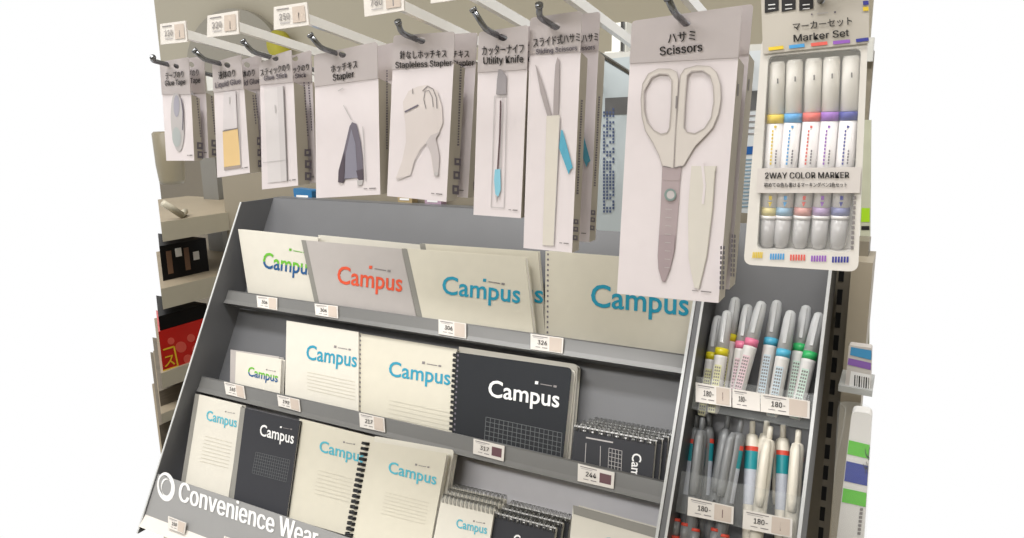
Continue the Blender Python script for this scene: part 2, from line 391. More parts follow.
notebook('cream notebook with black spiral binding and teal logo in the bottom tier', [(366.5,440.5),(447,453.5),(431,541),(352,521)], .7530, .008, CREAM, ringR=.0068, rad=.004, which=(1,), spine='wire', draw=both(logo((388,472.4),(436,484.8),11.7, TEALL, b=B, mi=(415,464.5), s=.6), rules([(385,492),(429,503),(425,524),(381,513)], 7)), group=G3, ext=.018)
notebook('pale notebook right behind the black-spiral cream notebook in the bottom tier', [(375,436),(454,450),(439,541),(365,521)], .7640, .010, CREAM2, rad=.004, which=(1,), group=G3, ext=.018)
p = notebook('cream top-wired memo pad with teal logo at the front of the bottom tier', [(441.5,497.5),(494.5,510),(487,556),(433,542)], .7530, .006, CREAM2, rad=.002, spine='topwire', draw=logo((456,527.3),(486.7,534),9, TEALL, b=B, mi=(473,521), s=.5), group='top-wired memo pads in the bottom tier', name='memo_pad', cat='notepad', ext=.02)
copy_tree(p, NL*.0075+V((.001, 0, 0))+UPL*.0065, 'cream memo pad second in its stack, only its wire top showing')
copy_tree(p, NL*.015+V((.0025, 0, 0))+UPL*.0125, 'rearmost cream memo pad of the bottom tier stack')
def fpad(mb, pl):
    mb.pline(pl, [(494.8, 512.7), (555.5, 528.2)], 1.6, WINK)
    for i in range(8): mb.pline(pl, [(503+i*6.6, 517+i*1.7), (505.5+i*6.6, 517.6+i*1.7)], 1.1, WINK)
    mb.ptext(pl, 'Campus', (513, 544), (547, 553), 10.5, WINK, bold=B)
p = notebook('charcoal top-wired memo pad, front of the dark stack in the bottom tier', [(494.8,512.5),(555.5,528),(549,570),(488,556)], .7580, .006, CHAR, back=CREAM2, rad=.002, spine='topwire', draw=fpad, group='top-wired memo pads in the bottom tier', name='memo_pad', cat='notepad', ext=.016)
copy_tree(p, NL*.0075+V((.004, 0, 0))+UPL*.006, 'charcoal memo pad second in the dark bottom tier stack')
copy_tree(p, NL*.015+V((.0085, 0, 0))+UPL*.0115, 'rearmost charcoal memo pad of the bottom tier stack')
notebook('cream block notepad with grey-green bound top at the right end of the bottom tier', [(573,505),(660,529),(657,570),(569,548)], .7580, .018, CREAM2, draw=both(lambda mb, pl: mb.ppoly(pl, [(573,505),(660,529),(658.5,539),(573.5,514)], TAPE), logo((603,548),(650,560),12, TEAL, b=B)), group=G3, ext=.012, page=TAPE)

# ================================================================== PEN RACK
prack = empty('pen_rack', lean_pt((XM+XR)/2, ZBOT, .80), 'narrow grey steel pen rack with clear trays right of the notebook rack', 'rack')
mb = MB(); mb.plate([[lean_pt(XM+.008, ZTOP, DB), lean_pt(XR, ZTOP, DB), lean_pt(XR, ZBOT, DB), lean_pt(XM+.008, ZBOT, DB)]], NL*.0015, STEEL); mb.build('back_panel', prack)
mb = MB(); side_panel(mb, XM+.0090, .0025, STEELD, EDGE); side_panel(mb, XM+.0034, .0052, STEEL, STEEL, dfront=.7475); mb.build('side_panel', prack)
mb = MB(); side_panel(mb, XR, .0030, STEELD, EDGE); mb.build('side_panel', prack)
def tray(zt, h):
    mb = MB(); x0, x1 = XM+.0125, XR-.001
    a, b = lean_pt(x0, zt, D0-.012), lean_pt(x1, zt, D0-.012); dn = -UPL*h
    mb.plate([[a, b, b+dn, a+dn]], NL*.0015, CLEAR)
    mb.plate([[a+dn, b+dn, b+dn+NL*.042, a+dn+NL*.042]], UPL*.0012, CLEAR)
    for x in (x0, x0+.038, x0+.077, x1-.001):
        c = lean_pt(x, zt, D0-.0104); mb.plate([[c, c+dn, c+dn+NL*.04, c+NL*.04]], (.0008, 0, 0), CLEAR)
    return mb.build('clear_tray', prack)
PTR = LP(D0-.012)
zt1 = PTR.P(760, 386).z-CAMZ; zt2 = PTR.P(760, 488).z-CAMZ
t1 = tray(zt1, .034); t2 = tray(zt2, .040)
price_tag(t1, PTR, [(695.6,382.3),(731.3,388.3),(731.3,407),(695.6,401.7)], '180-', 'line')
price_tag(t1, PTR, [(732.5,388.5),(760,393),(760,411.5),(732.5,407.3)], '180-', None)
price_tag(t1, PTR, [(760.5,393),(810,401),(809.5,418.7),(760.5,411.6)], '180-', 'p')
price_tag(t2, PTR, [(688.2,496.6),(733.8,506.8),(733,524.4),(687.2,515.2)], '180-', 'line')
price_tag(t2, PTR, [(743.6,509.3),(792.6,519.1),(792,538),(742.3,528.3)], '180-', 'line')

def align(root, top, bot, roll=0.):
    """pens are modelled tip-down along +Z (top at +L), moved so that their top is at `top` and they point down to `bot`"""
    z = (top-bot).normalized(); x = V((1, 0, 0)); x = (x-z*x.dot(z)).normalized(); y = z.cross(x)
    c, s = math.cos(roll), math.sin(roll); x, y = c*x+s*y, c*y-s*x
    return Matrix((x, y, z)).transposed().to_4x4()
CAPC = mat('translucent_cap_plastic', (236, 238, 240), .12, alpha=.74, coat=.4)
PENW = mat('white_pen_barrel', (232, 230, 228), .3)
INNER = mat('inner_nib_grey', (110, 118, 128), .5)
HC = {k: (mat(k+'_marker_band', c, .35), mat(k+'_marker_barrel', c2, .35)) for k, c, c2 in (('yellow', (228,214,40), (222,220,170)), ('pink', (238,130,165), (232,205,212)), ('blue', (90,190,225), (205,222,232)), ('green', (60,190,110), (205,228,215)))}
def wrap(mb, z0, z1, rad, a0, a1, m, n=12):
    A = [a0+(a1-a0)*i/n for i in range(n+1)]
    vs = [(rad*math.cos(a), rad*math.sin(a), z) for z in (z0, z1) for a in A]
    mb.add(vs, [(i, i+1, n+2+i, n+1+i) for i in range(n)], m, True)
def lathe(mb, prof, m, n=14, sx=1.):
    vs = []; fs = []
    for z, rr in prof:
        for k in range(n): a = 2*math.pi*k/n; vs.append((rr*math.cos(a)*sx, rr*math.sin(a), z))
    for i in range(len(prof)-1):
        for k in range(n): fs.append((i*n+k, i*n+(k+1) % n, (i+1)*n+(k+1) % n, (i+1)*n+k))
    fs += [tuple(reversed(range(n))), tuple((len(prof)-1)*n+k for k in range(n))]
    mb.add(vs, fs, m, True)
def highlighter(col):
    root = empty('highlighter', (0, 0, 0), '', 'highlighter', 'highlighters in the upper clear tray'); bandm, barm = HC[col]
    L = .140; R = .0069
    mb = MB(); lathe(mb, [(.030, R*.72), (.034, R*.9), (.088, R), (.0905, R)], PENW)
    mb.face([(-.0035, -R-.0002, .03), (.0035, -R-.0002, .03), (.0035, -R-.0002, .08), (-.0035, -R-.0002, .08)], barm)
    for i in range(14):
        for j in range(3):
            z = .032+i*.0034; mb.face([(-.003+j*.0021, -R-.0004, z), (-.0016+j*.0021, -R-.0004, z), (-.0016+j*.0021, -R-.0004, z+.002), (-.003+j*.0021, -R-.0004, z+.002)], INKG)
    mb.build('barrel', root)
    mb = MB(); lathe(mb, [(.0905, R*1.01), (.0985, R*1.03)], bandm); mb.build('colour_band', root, label=col+' colour band')
    mb = MB(); lathe(mb, [(.0985, R*.99), (.130, R*.88), (.138, R*.72), (L, R*.45)], CAPC); mb.box((-.0016, -R-.0012, .104), (.0016, -R+.0015, .136), CAPC); mb.build('cap', root)
    mb = MB(); lathe(mb, [(.0985, .0036), (.112, .0030), (.118, .0016), (.122, .0010)], PENW); mb.build('nib_holder', root)
    mb = MB(); lathe(mb, [(.1181, .0022), (.1235, .0018)], INNER); mb.build('nib', root)
    return root
def place(root, top_px, low_px, d, label, L=.140, first=True, roll=0.):
    pl = LP(d); T, B2 = pl.P(*top_px), pl.P(*low_px)
    o = root if first else copy_tree(root, (0, 0, 0), label)
    m = align(o, T, B2, roll); m.translation = T-(T-B2).normalized()*L
    o.matrix_world = m; o['label'] = label; return o
prot = {}
Z6 = lambda x, y: (670+x*.2045, 270+y*.2045)
for col, tp, bt, d, lb in (
    ('yellow', (238, 225), (188, 538), .788, 'yellow-banded highlighter, leftmost in the upper clear tray'),
    ('yellow', (282, 200), (232, 538), .774, 'yellow-banded highlighter standing foremost of the yellow ones'),
    ('yellow', (322, 135), (262, 538), .789, 'tallest-standing yellow-banded highlighter, just left of the pink ones'),
    ('pink', (382, 170), (325, 538), .787, 'pink-banded highlighter, left one of the pink pair'),
    ('pink', (450, 155), (350, 538), .772, 'pink-banded highlighter leaning right in front of its pair'),
    ('blue', (525, 150), (462, 538), .786, 'blue-banded highlighter, left one of the blue pair'),
    ('blue', (592, 200), (530, 538), .772, 'blue-banded highlighter with rounded cap, right one of the blue pair'),
    ('green', (668, 175), (610, 538), .786, 'green-banded highlighter, left one of the green pair'),
    ('green', (732, 210), (655, 538), .772, 'green-banded highlighter, rightmost in the upper clear tray')):
    first = col not in prot
    if first: prot[col] = highlighter(col)
    place(prot[col], Z6(tp[0], tp[1]), Z6(*bt), d, lb, first=first)
RINGR = mat('orange_red_ring', (222, 78, 60), .4); STK = mat('teal_sticker', (38, 150, 160), .35); STKW = mat('white_sticker_print', (196, 200, 210), .4, var=.35, scale=1500)
GREYP = mat('grey_pen_plastic', (118, 120, 122), .35); WHITEP = mat('white_pen_plastic', (232, 226, 212), .3); CLIPG = mat('grey_pen_clip', (134, 136, 138), .3)
def gelpen(kind):
    body = GREYP if kind == 'grey' else WHITEP; clip = CLIPG if kind == 'grey' else WHITEP
    root = empty('ballpoint_pen', (0, 0, 0), '', 'pen', 'click pens in the lower clear tray'); R = .0066
    mb = MB(); lathe(mb, [(.0, .0012), (.006, .0018), (.016, R*.75), (.03, R*.95), (.05, R), (.122, R), (.128, R*.8), (.129, R*.55)], body); mb.build('barrel', root)
    mb = MB(); A0, A1 = math.radians(80), math.radians(280)
    wrap(mb, .060, .094, R*1.03, A0, A1, STKW); wrap(mb, .094, .112, R*1.03, A0, A1, STK); wrap(mb, .112, .1165, R*1.035, A0, A1, RINGR); mb.build('sticker', root, label='teal and white sticker with an orange-red ring')
    mb = MB(); lathe(mb, [(.1255, R*.45), (.141, R*.43), (.142, R*.3)], body); mb.build('push_button', root)
    mb = MB()
    pts = [(.0060, 0, .127), (.0085, 0, .120), (.0088, 0, .105), (.0082, 0, .074), (.0078, 0, .064)]
    w = .0026
    prof = []
    for x, y, z in pts: prof.append((x, y, z))
    mb.tube(prof, [.0030, .0042, .0048, .0048, .0038], clip, 10); mb.tube([(.001, 0, .124), (.0075, 0, .122)], [.004, .0032], clip, 8)
    mb.build('clip', root)
    mb = MB(); lathe(mb, [(.048, R*1.0), (.0481, R*1.02)], body, 10)
    mb.add([(R+.0006, .0017*math.cos(t), .054+.0026*math.sin(t)) for t in [i*math.pi/5 for i in range(10)]], [tuple(range(10))], DARK)
    mb.build('grip_ring', root)
    return root
Z7 = lambda x, y: (670+x*.2045, 370+y*.2045)
gp = {}
for kind, tp, bt, d, lb, ro in (
    ('grey', (132, 222), (92, 600), .788, 'grey click pen, leftmost in the lower clear tray', 1.5),
    ('grey', (192, 215), (165, 600), .786, 'grey click pen with its sticker facing right, third from the left divider', -2.4),
    ('grey', (160, 232), (122, 600), .772, 'grey click pen with clip to the front, second from the left divider', -1.5),
    ('grey', (287, 225), (225, 600), .786, 'grey click pen in the middle compartment leaning left', -1.45),
    ('grey', (350, 245), (285, 600), .772, 'grey click pen with curved clip beside the white pens', -2.35),
    ('white', (404, 250), (392, 600), .786, 'white click pen with teal sticker facing front, left of the white pens', 1.6),
    ('white', (474, 248), (440, 600), .788, 'white click pen mostly hidden behind the white pen with a bulky clip', -1.5),
    ('white', (492, 275), (450, 600), .772, 'white click pen with its clip turned to the front, between two stickered pens', -1.6),
    ('white', (554, 268), (548, 600), .786, 'white click pen with teal sticker, second from the right divider', 2.3),
    ('white', (630, 292), (606, 600), .772, 'white click pen with its clip forward, rightmost in the lower clear tray', -1.6)):
    first = kind not in gp
    if first: gp[kind] = gelpen(kind)
    place(gp[kind], Z7(*tp), Z7(*bt), d, lb, L=.142, first=first, roll=ro)
def mech():
    root = empty('mechanical_pencil', (0, 0, 0), '', 'pen', 'grey pens with orange ends below the lower price tags'); R = .0058
    mb = MB(); lathe(mb, [(.02, R*.6), (.03, R), (.095, R)], GREYP); mb.build('barrel', root)
    mb = MB(); lathe(mb, [(.0951, R*1.08), (.0985, R*1.08)], RINGR); lathe(mb, [(.1122, R*.85), (.1150, R*.8)], RINGR); mb.build('orange_ring', root, label='orange rings')
    mb = MB(); lathe(mb, [(.0986, R*.9), (.112, R*.85)], CLIPG); mb.build('cap', root)
    return root
Z8 = lambda x, y: (670+x*.1953, 440+y*.1953)
mp_ = mech()
for i, (x, y, lb) in enumerate(((32, 400, 'grey pencil with orange end, leftmost below the lower price tags'), (82, 425, 'grey pencil with orange end, second from the left divider at the bottom edge'), (130, 452, 'grey pencil with orange end, lowest of the three at the left'), (235, 452, 'grey pencil with orange end between the two lower price tags'), (280, 482, 'grey pencil with orange end just left of the right lower price tag'))):
    place(mp_, Z8(x, y), Z8(x-28, y+260), .770, lb, L=.115, first=(i == 0))
mb = MB(); x0, x1 = XM+.0125, XR-.001; a, b = lean_pt(x0, zt2-.115, D0-.010), lean_pt(x1, zt2-.115, D0-.010)

# ================================================================== GONDOLA (panel, posts, bar)
OLIVE = mat('olive_grey_panel', (138, 130, 114), .6, var=.05, scale=6); POSTM = mat('grey_post', (120, 118, 112), .45)
GY = .885
gon = empty('gondola_shelving', (-.5, GY+.02, 0), 'olive grey shelving back panel with slotted upright behind the racks', 'shelving')
X0 = YP(GY).P(222, 180).x; ztop = YP(GY).P(600, 64).z
mb = MB(); XG = YP(GY).P(868, 120).x; mb.box((X0, GY, .10), (XG, GY+.02, ztop), OLIVE); mb.build('panel', gon)
mb = MB(); mb.box((X0, GY-.012, ztop-.012), (XG, GY, ztop+.012), mat('pale_bar', (200, 200, 195), .3)); mb.build('hook_bar', gon)
UPR = mat('beige_upright', (140, 132, 118), .45)
pu = YP(.835); ux0, ux1 = XR+.004, pu.P(853, 430).x
mb = MB(); mb.box((ux0, .835, .02), (ux1, GY-.013, pu.P(840, 240).z), UPR)
xs = pu.P(829, 430).x
zt0 = pu.P(829, 430).z
for i in range(-8, 14):
    z = zt0-.0005+i*.0258; mb.box((xs-.0026, .8342, z-.0085), (xs+.0026, .8352, z+.0085), DARK)
mb.build('slotted_upright', gon)
mb = MB(); pc = YP(.80); mb.box((pc.P(847, 320).x, .80, .02), (pc.P(868, 320).x, .87, pc.P(860, 262).z), mat('beige_column', (178, 168, 150), .45))
mb.build('column', gon)
# base under everything so that it stands on the floor
mb = MB(); mb.box((-.95, .56, -.04), (XG, GY+.02, .10), POSTM); mb.box((XL, .56, .10), (XR, .9, .62), mat('base_cabinet_grey', (70, 68, 64), .6)); mb.build('base', gon)
# lower shelf with white packs below the banner
lowm = mat('dark_lower_shelf', (60, 58, 52), .6)

# ================================================================== NEIGHBOURING SHELF AT THE LEFT
BOARD = mat('ivory_shelf_board', (190, 184, 166), .45); BRD2 = mat('worn_brown_shelf_top', (150, 138, 118), .6, var=.12, scale=14)
XS = -1.06
pX = Pl((XS, 0, 0), (-1, 0, 0))
nei = empty('side_shelving', (XS-.1, 1.2, 0), 'ivory shelving unit seen beyond the left end of the notebook rack', 'shelving')
def board(pa, pb, hpx, ztop_extra=0):
    """front edge from picture point pa to pb on plane X=XS; hpx edge height in pixels at pa"""
    A, Bp = pX.P(*pa), pX.P(*pb); z = (A.z+Bp.z)/2
    h = abs(pX.P(pa[0], pa[1]+hpx).z-A.z)
    ya, yb = A.y, max(Bp.y, A.y+.3)
    d = ray(157.0, pa[1]-30); cut = V((d.x, d.y, 0)).normalized()
    s = .32/abs(cut.x) if abs(cut.x) > .1 else .4
    c = V((XS, ya, 0))+cut*s
    poly = [V((XS, ya, z)), V((XS, yb, z)), V((c.x, yb, z)), V((c.x, min(c.y, yb-.001), z))]
    if c.y >= yb: 
        t = (yb-ya)/cut.y; e = V((XS, ya, 0))+cut*t; poly = [V((XS, ya, z)), V((XS, yb, z)), V((e.x, yb, z))]
    mb = MB(); mb.plate([poly], (0, 0, -h), BRD2, BOARD); mb.build('shelf_board', nei); return z, ya, yb
b1 = board((161, 226), (205, 212), 20)
b2 = board((161, 292), (217, 273), 21)
b3 = board((161, 374), (192, 362), 16)
b4 = board((161, 415), (182, 405), 10)
b5 = board((161, 456), (172, 450), 9)
pp = YP(1.02)
mb = MB(); l0, l1 = pp.P(203, 190), pp.P(218, 190); mb.box((l0.x, 1.02, .0), (l1.x, 1.04, pp.P(205, 120).z), POSTM); mb.build('post', nei)
# panel closing the far side of that shelving
mb = MB(); fp = YP(1.75); mb.box((fp.P(158, 170).x, 1.75, 0), (fp.P(232, 250).x, 1.77, fp.P(200, 150).z), mat('grey_far_panel', (122, 114, 100), .6)); mb.build('back_panel', nei)

# round drum container on the top board
DRUM = mat('olive_grey_drum', (140, 132, 112), .4)
pd = YP(1.25); c = pd.P(172, 180); Rr = abs(pd.P(187, 180).x-pd.P(158, 180).x)/2*.60; z0 = b1[0]
mb = MB(); prof = [(z0, Rr*.80), (z0+.01, Rr*.9), (z0+.05, Rr*1.0), (z0+.13, Rr*1.04), (z0+.135, Rr*.9)]
lathe(mb, prof, DRUM, 24)
mb.v = [V((p.x+c.x, p.y+1.25, p.z)) for p in mb.v]
tag(mb.build('round_container', origin=(c.x, 1.25, z0)), 'rounded olive grey container on the upper left shelf', 'container')
# little folded stand (diagonal strips) beside the container
mb = MB(); q = Pl((XS-.01, 0, 0), (-1, 0, 0))
a_, b_ = q.P(163, 203), q.P(181, 212); a_.z = max(a_.z, z0+.02); b_.z = z0+.006
mb.tube([a_, b_], .006, BOARD, 6); mb.tube([b_, b_+V((-.03, .03, 0))], .006, BOARD, 6)
tag(mb.build('wire_stand', origin=b_), 'small ivory sloping stand on the edge of the upper left shelf', 'stand')

# dark packet below the first board
def on_board(px, py, yy): return YP(yy).P(px, py)
z1 = b2[0]
def wedge(mb, x, ya, yb, z0, z1, m, pxy, px=159.):
    d = ray(px, pxy); d = V((d.x, d.y, 0)); e = V((x, ya, 0))+d*((yb-ya)/d.y)
    mb.plate([[V((x, ya, z1)), V((x, yb, z1)), V((min(e.x, x-.01), yb, z1))]], (0, 0, z0-z1), m)
xk = XS-.05; pk_ = Pl((xk, 0, 0), (-1, 0, 0)); ya = pk_.P(161, 262).y; yb = pk_.P(207, 250).y
mb = MB(); wedge(mb, xk, ya, yb, z1, pk_.P(161, 246).z, mat('black_packet', (16, 15, 16), .5, spec=.2), 225)
for k in range(2):
    yy = yb-.03-k*.035; mb.box((xk, yy, z1+.025+k*.012), (xk+.0008, yy+.012, z1+.04+k*.012), WINK)
    mb.box((xk, yy-.018, z1+.01), (xk+.0006, yy-.008, z1+.05), mat('brown_print', (120, 90, 70), .5))
tag(mb.build('black_packet', origin=(xk, ya, z1)), 'black packet with small white marks on the middle left shelf', 'packet')
# red packet with yellow lettering
REDP = mat('red_glossy_packet', (196, 34, 28), .25, var=.25, scale=18); YEL = mat('yellow_print', (238, 200, 50), .4); PINKC = mat('salmon_print', (222, 92, 78), .4)
z2 = b3[0]
X_ = XS-.006; pr0 = Pl((X_, 0, 0), (-1, 0, 0)); ya = pr0.P(160.5, 350).y; yb = pr0.P(206, 340).y; zt = pr0.P(161, 331).z
mb = MB(); wedge(mb, X_, ya, yb, z2, zt, REDP, 315)
pr = Pl((X_, 0, 0), (-1, 0, 0))
mb.pline(pr, [(163, 350), (174, 346.5), (178, 366), (163, 371)], 1.6, YEL)
mb.ptext(pr, 'ス', (165, 367), (175, 364), 10, YEL, bold=.03)
for cx_, cy_, rr_ in ((181, 347, 5.5), (188, 359, 4.5), (191, 338, 4), (171, 341, 3.5), (196, 349, 4)): mb.ppoly(pr, ell(cx_, cy_, rr_, rr_), PINKC, .0003)
tag(mb.build('red_packet', origin=(X_, ya, z2)), 'glossy red packet with yellow lettering on the lower left shelf', 'packet')
mb = MB(); wedge(mb, X_-.001, ya+.004, yb+.01, zt+.0005, pr0.P(161, 316).z, mat('dark_gap_black', (16, 15, 16), .5, spec=.2), 300)  # black slab stands in for the dark shade in the gap above the packet
tag(mb.build('dark_gap_slab', origin=(X_, ya, zt)), 'black slab standing in for the shaded gap above the red packet', 'dark gap')
mb = MB(); z4 = b4[0]; yq = pX.P(161, 408).y+.02; wedge(mb, XS-.03, yq, yq+.2, z4, pX.P(161, 398).z, mat('brown_grey_bundle', (112, 104, 92), .7, var=.3, scale=40, stretch=(1, 1, 8)), 385)
tag(mb.build('paper_bundle', origin=(XS-.03, 1.2, z4)), 'brownish grey bundle on the lowest left shelf beside the rack', 'bundle')
mb = MB(); z5 = b5[0]; yq = pX.P(161, 450).y+.01; wedge(mb, XS-.012, yq, yq+.25, z5, pX.P(161, 428).z, mat('brown_grey_bundle', (112, 104, 92)), 415)
tag(mb.build('paper_bundle', origin=(XS-.02, yq, z5)), 'brownish grey bundle at the very bottom left, behind the rack side panel', 'bundle')

# ================================================================== HANGING PACKS
AL = math.radians(9.0); ROD = V((0, math.cos(AL), -math.sin(AL)))
PY = .50; PPK = YP(PY)
TILT = math.radians(18)  # header shade put into the shape: tab tops lean forward to darken them
def pack(name, label, q, hb, depth, hole, draw, group, cat='pack', side=None, y=PY, headdraw=None, rad=.003, inks=True):
    """q: header TL, header TR, bottom BR, bottom BL; hb: fractions down left/right edge where the box starts"""
    pl = YP(y); TL, TR, BR, BL = q; hb = (hb[0]+.03, hb[1]+.03)
    hl, hr = lerp(TL, BL, hb[0]), lerp(TR, BR, hb[1])
    P = lambda p: pl.P(*p)
    root = empty(name, (P(BL)+P(BR))/2+V((0, depth/2, 0)), label, cat, group)
    pt = Pl(P(hl), (P(hr)-P(hl)).cross(V((0, math.sin(TILT), -math.cos(TILT))))); pt.n = pt.n if pt.n.y > 0 else -pt.n; T_ = lambda p: pt.P(*p)
    mb = MB(); loop = rounded([T_(TL), T_(TR), T_(hr), T_(hl)], rad, (0, 1)); hc = T_(hole)
    hx = V((1, 0, 0)); hx = (hx-pt.n*hx.dot(pt.n)).normalized(); hz = hx.cross(pt.n).normalized()
    hl_ = [hc+hx*.0042*math.cos(t)+hz*.0028*math.sin(t) for t in [2*math.pi*i/14 for i in range(14)]]
    mb.plate([loop, hl_], (0, .0006, 0), WHITE)
    if headdraw: headdraw(mb, pt)
    mb.build('hang_tab', root)
    mb = MB(); sk = V((0, depth, 0)); a, b, c, d_ = P(hl)+V((0, .0007, 0)), P(hr)+V((0, .0007, 0)), P(BR), P(BL)
    A, Bq, C, Dq = a, b, c, d_
    mb.add([A, Bq, C, Dq], [(0, 1, 2, 3)], WHITE)
    bk = [A+sk+V((0,0,-.004)), Bq+sk+V((0,0,-.004)), C+sk, Dq+sk]
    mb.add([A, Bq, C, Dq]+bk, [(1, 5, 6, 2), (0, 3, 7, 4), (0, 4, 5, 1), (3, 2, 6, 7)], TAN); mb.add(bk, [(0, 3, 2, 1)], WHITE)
    if draw: draw(mb, pl)
    # tiny maker line bottom right
    e = lerp(BL, BR, .74); e2 = lerp(BL, BR, .93); up = (lerp(TL, BL, .975)[0]-BL[0], 0)
    k = -6*(BR[1]-TR[1])/250-3
    if inks: mb.pline(pl, [(e[0], e[1]+k), lerp((e[0], e[1]+k), (e2[0], e2[1]+k), .3)], .8, INKG); mb.pline(pl, [lerp((e[0], e[1]+k), (e2[0], e2[1]+k), .45), (e2[0], e2[1]+k)], 1.1, INKG)
    if side:
        ps = Pl(P(hr), (P(BR)-P(hr)).cross(V((0, 1, 0))));
        if ps.n.x > 0: ps.n = -ps.n
        side(mb, ps)
    mb.build('box', root); return root
def shift(root, dy, dx, dz, label): return copy_tree(root, (dx, dy, dz), label)
def sidetext(x0, y0, x1, y1, w, cols, icons):
    """rows of small print running down a side panel"""
    def d(mb, ps):
        for c in cols:
            n = int((y1-y0)*abs(c[2]-c[1])/2.6)
            for i in range(n):
                t = c[1]+(c[2]-c[1])*i/n; xx = x0+(x1-x0)*t+c[0]; yy = y0+(y1-y0)*t
                mb.pline(ps, [(xx, yy), (xx+(x1-x0)/(y1-y0)*1.7, yy+1.7)], w*random.uniform(1., 1.7), INKM, .0003)
        for (a, b, c, e) in icons:
            mb.ppoly(ps, [[(a, b), (a+c, b+c*.1), (a+c, b+e+c*.1), (a, b+e)], [(a+c*.3, b+e*.3), (a+c*.3, b+e*.7), (a+c*.7, b+e*.7), (a+c*.7, b+e*.3)]], INKM, .0003)
    return d
HG = 'white boxed stationery hanging on hooks'
# 1 glue tape
def d1(mb, pl):
    mb.ppoly(pl, ell(177.4, 122, 6.6, 30, a=-.05), INKL); mb.ppoly(pl, ell(176.5, 137, 4.3, 10, a=-.05), mat('pale_green_grey', (172,178,178)), .0006)
    mb.pline(pl, [(181, 98), (183, 112), (182.5, 130)], 1, INKM, .0007); mb.ppoly(pl, ell(176.5, 106, 3, 11), mat('lilac_grey', (160,158,170)), .0006)
def h1(mb, pl):
    mb.ptext(pl, 'テープのり', (165.5, 79), (183.5, 76.8), 5.6, INK, .036); mb.ptext(pl, 'Glue Tape', (165, 86), (185.3, 84.4), 5.4, INK)
pk = pack('glue_tape_pack', 'white glue tape box, leftmost of the hanging packs', [(159.5,62),(188.5,57),(194.3,160.7),(166.3,160.7)], (.30, .33), .0095, (176,66), d1, HG, headdraw=h1, side=sidetext(197, 98, 201, 138, 1.1, [(0, 0, 1), ], [(197,142,6,7),(197.5,151,6,7)]))
shift(pk, .0145, .004, .002, 'second glue tape box, directly behind the leftmost hanging pack')
# 2 liquid glue
def d2(mb, pl):
    mb.ppoly(pl, [(223.5,92),(235.5,91),(237.5,128),(223,130)], mat('pale_bottle', (212,206,208))); mb.ppoly(pl, [(222.6,131),(237.6,128),(240.8,165),(224,167.5)], mat('amber_print', (228,196,140))); mb.ppoly(pl, [(224,167),(240.8,164.8),(240.8,168),(224,170.3)], mat('brown_grey_print', (165,152,145)))
    mb.pline(pl, [(222.6,131.2),(237.5,128.2)], 1, INKG, .0006); mb.pline(pl, [(237.5,92),(240.5,165)], .8, INKL, .0006); mb.pline(pl, [(229.5,97),(229.5,104)], 1.2, INKL, .0007)
def h2(mb, pl):
    mb.ptext(pl, '液体のり', (218.5, 78.8), (235, 75.8), 6, INK, .036); mb.ptext(pl, 'Liquid Glue', (215.3, 88.2), (240.6, 83.6), 5.6, INKM)
pk = pack('liquid_glue_pack', 'white liquid glue box with amber bottle picture', [(212,62.5),(241,54.5),(250,172.7),(217.3,177.6)], (.23, .26), .014, (227,65), d2, HG, headdraw=h2, side=sidetext(253, 95, 256, 125, 1, [(0, 0, 1), (2.6, 0, .8)], [(257,137,3.5,8),(257.5,149,3.5,7),(258,160,3.5,7)]))
shift(pk, .020, .004, .001, 'second liquid glue box behind the one with the amber bottle')
# 3 glue stick
def d3(mb, pl):
    mb.ppoly(pl, [(264,88),(283,86),(287,181),(268,183)], mat('very_pale_grey', (214,209,210))); mb.ppoly(pl, [(277,86.5),(283.2,86),(287.2,181),(281,181.6)], mat('very_pale_grey_shade', (204,199,200)), .0006)
    mb.pline(pl, [(283.2,86),(287.2,181)], .9, INKG, .0008); mb.pline(pl, [(263,162.5),(286,160)], .5, INKL, .0008); mb.pline(pl, [(275,105),(275.5,113)], 1.1, INKL, .0008)
def h3(mb, pl):
    mb.ptext(pl, 'スティックのり', (260.4, 75.9), (289.5, 69.8), 5.8, INK, .036); mb.ptext(pl, 'Glue Stick', (264, 80.8), (287, 77.3), 4.8, INKM)
pk = pack('glue_stick_pack', 'white glue stick box left of the stapler box', [(259,63.5),(291.3,49.3),(298.2,185.5),(262,189.5)], (.14, .21), .0145, (275,58), d3, HG, headdraw=h3, side=sidetext(304, 82, 308, 137, 1, [(0, 0, 1), (4.5, 0, .9)], [(304.5,149,6.5,7),(305,160,6.5,8),(305,172,6.5,8)]))
shift(pk, .021, .003, .001, 'second glue stick box, its header showing left of the stapler box')
# 4 stapler
def d4(mb, pl):
    Z = lambda pts: zz(pts, 300, 100, .1766)
    mb.ppoly(pl, Z([(215,465),(218,400),(250,280),(280,150),(295,125),(320,135),(345,240),(355,330),(360,450),(342,462),(320,440),(255,450),(245,470)]), INKM)
    mb.ppoly(pl, Z([(252,445),(260,300),(290,165),(314,250),(326,440)]), mat('blue_grey_print', (134,132,146)), .0006)
    mb.ppoly(pl, Z([(215,465),(218,400),(250,290),(252,400),(245,470)]), mat('dark_plum_grey', (82,72,82)), .0008); mb.ppoly(pl, Z([(318,400),(356,390),(358,450),(330,452)]), mat('dark_plum_grey', (82,72,82)), .0008)
    mb.ppoly(pl, Z([(322,455),(356,452),(352,480),(326,485)]), INKL, .0008)
    mb.pline(pl, Z([(246,30),(290,112)]), .8, INKL, .0006); mb.pline(pl, Z([(355,150),(372,460)]), .7, INKL, .0006); mb.pline(pl, [(338,91),(343,88)], .9, INKL, .0006)
def h4(mb, pl):
    mb.ptext(pl, 'ホッチキス', (331, 72.6), (357.3, 67.4), 6.6, INK, .036); mb.ptext(pl, 'Stapler', (333, 81), (354, 77), 6.6, INK)
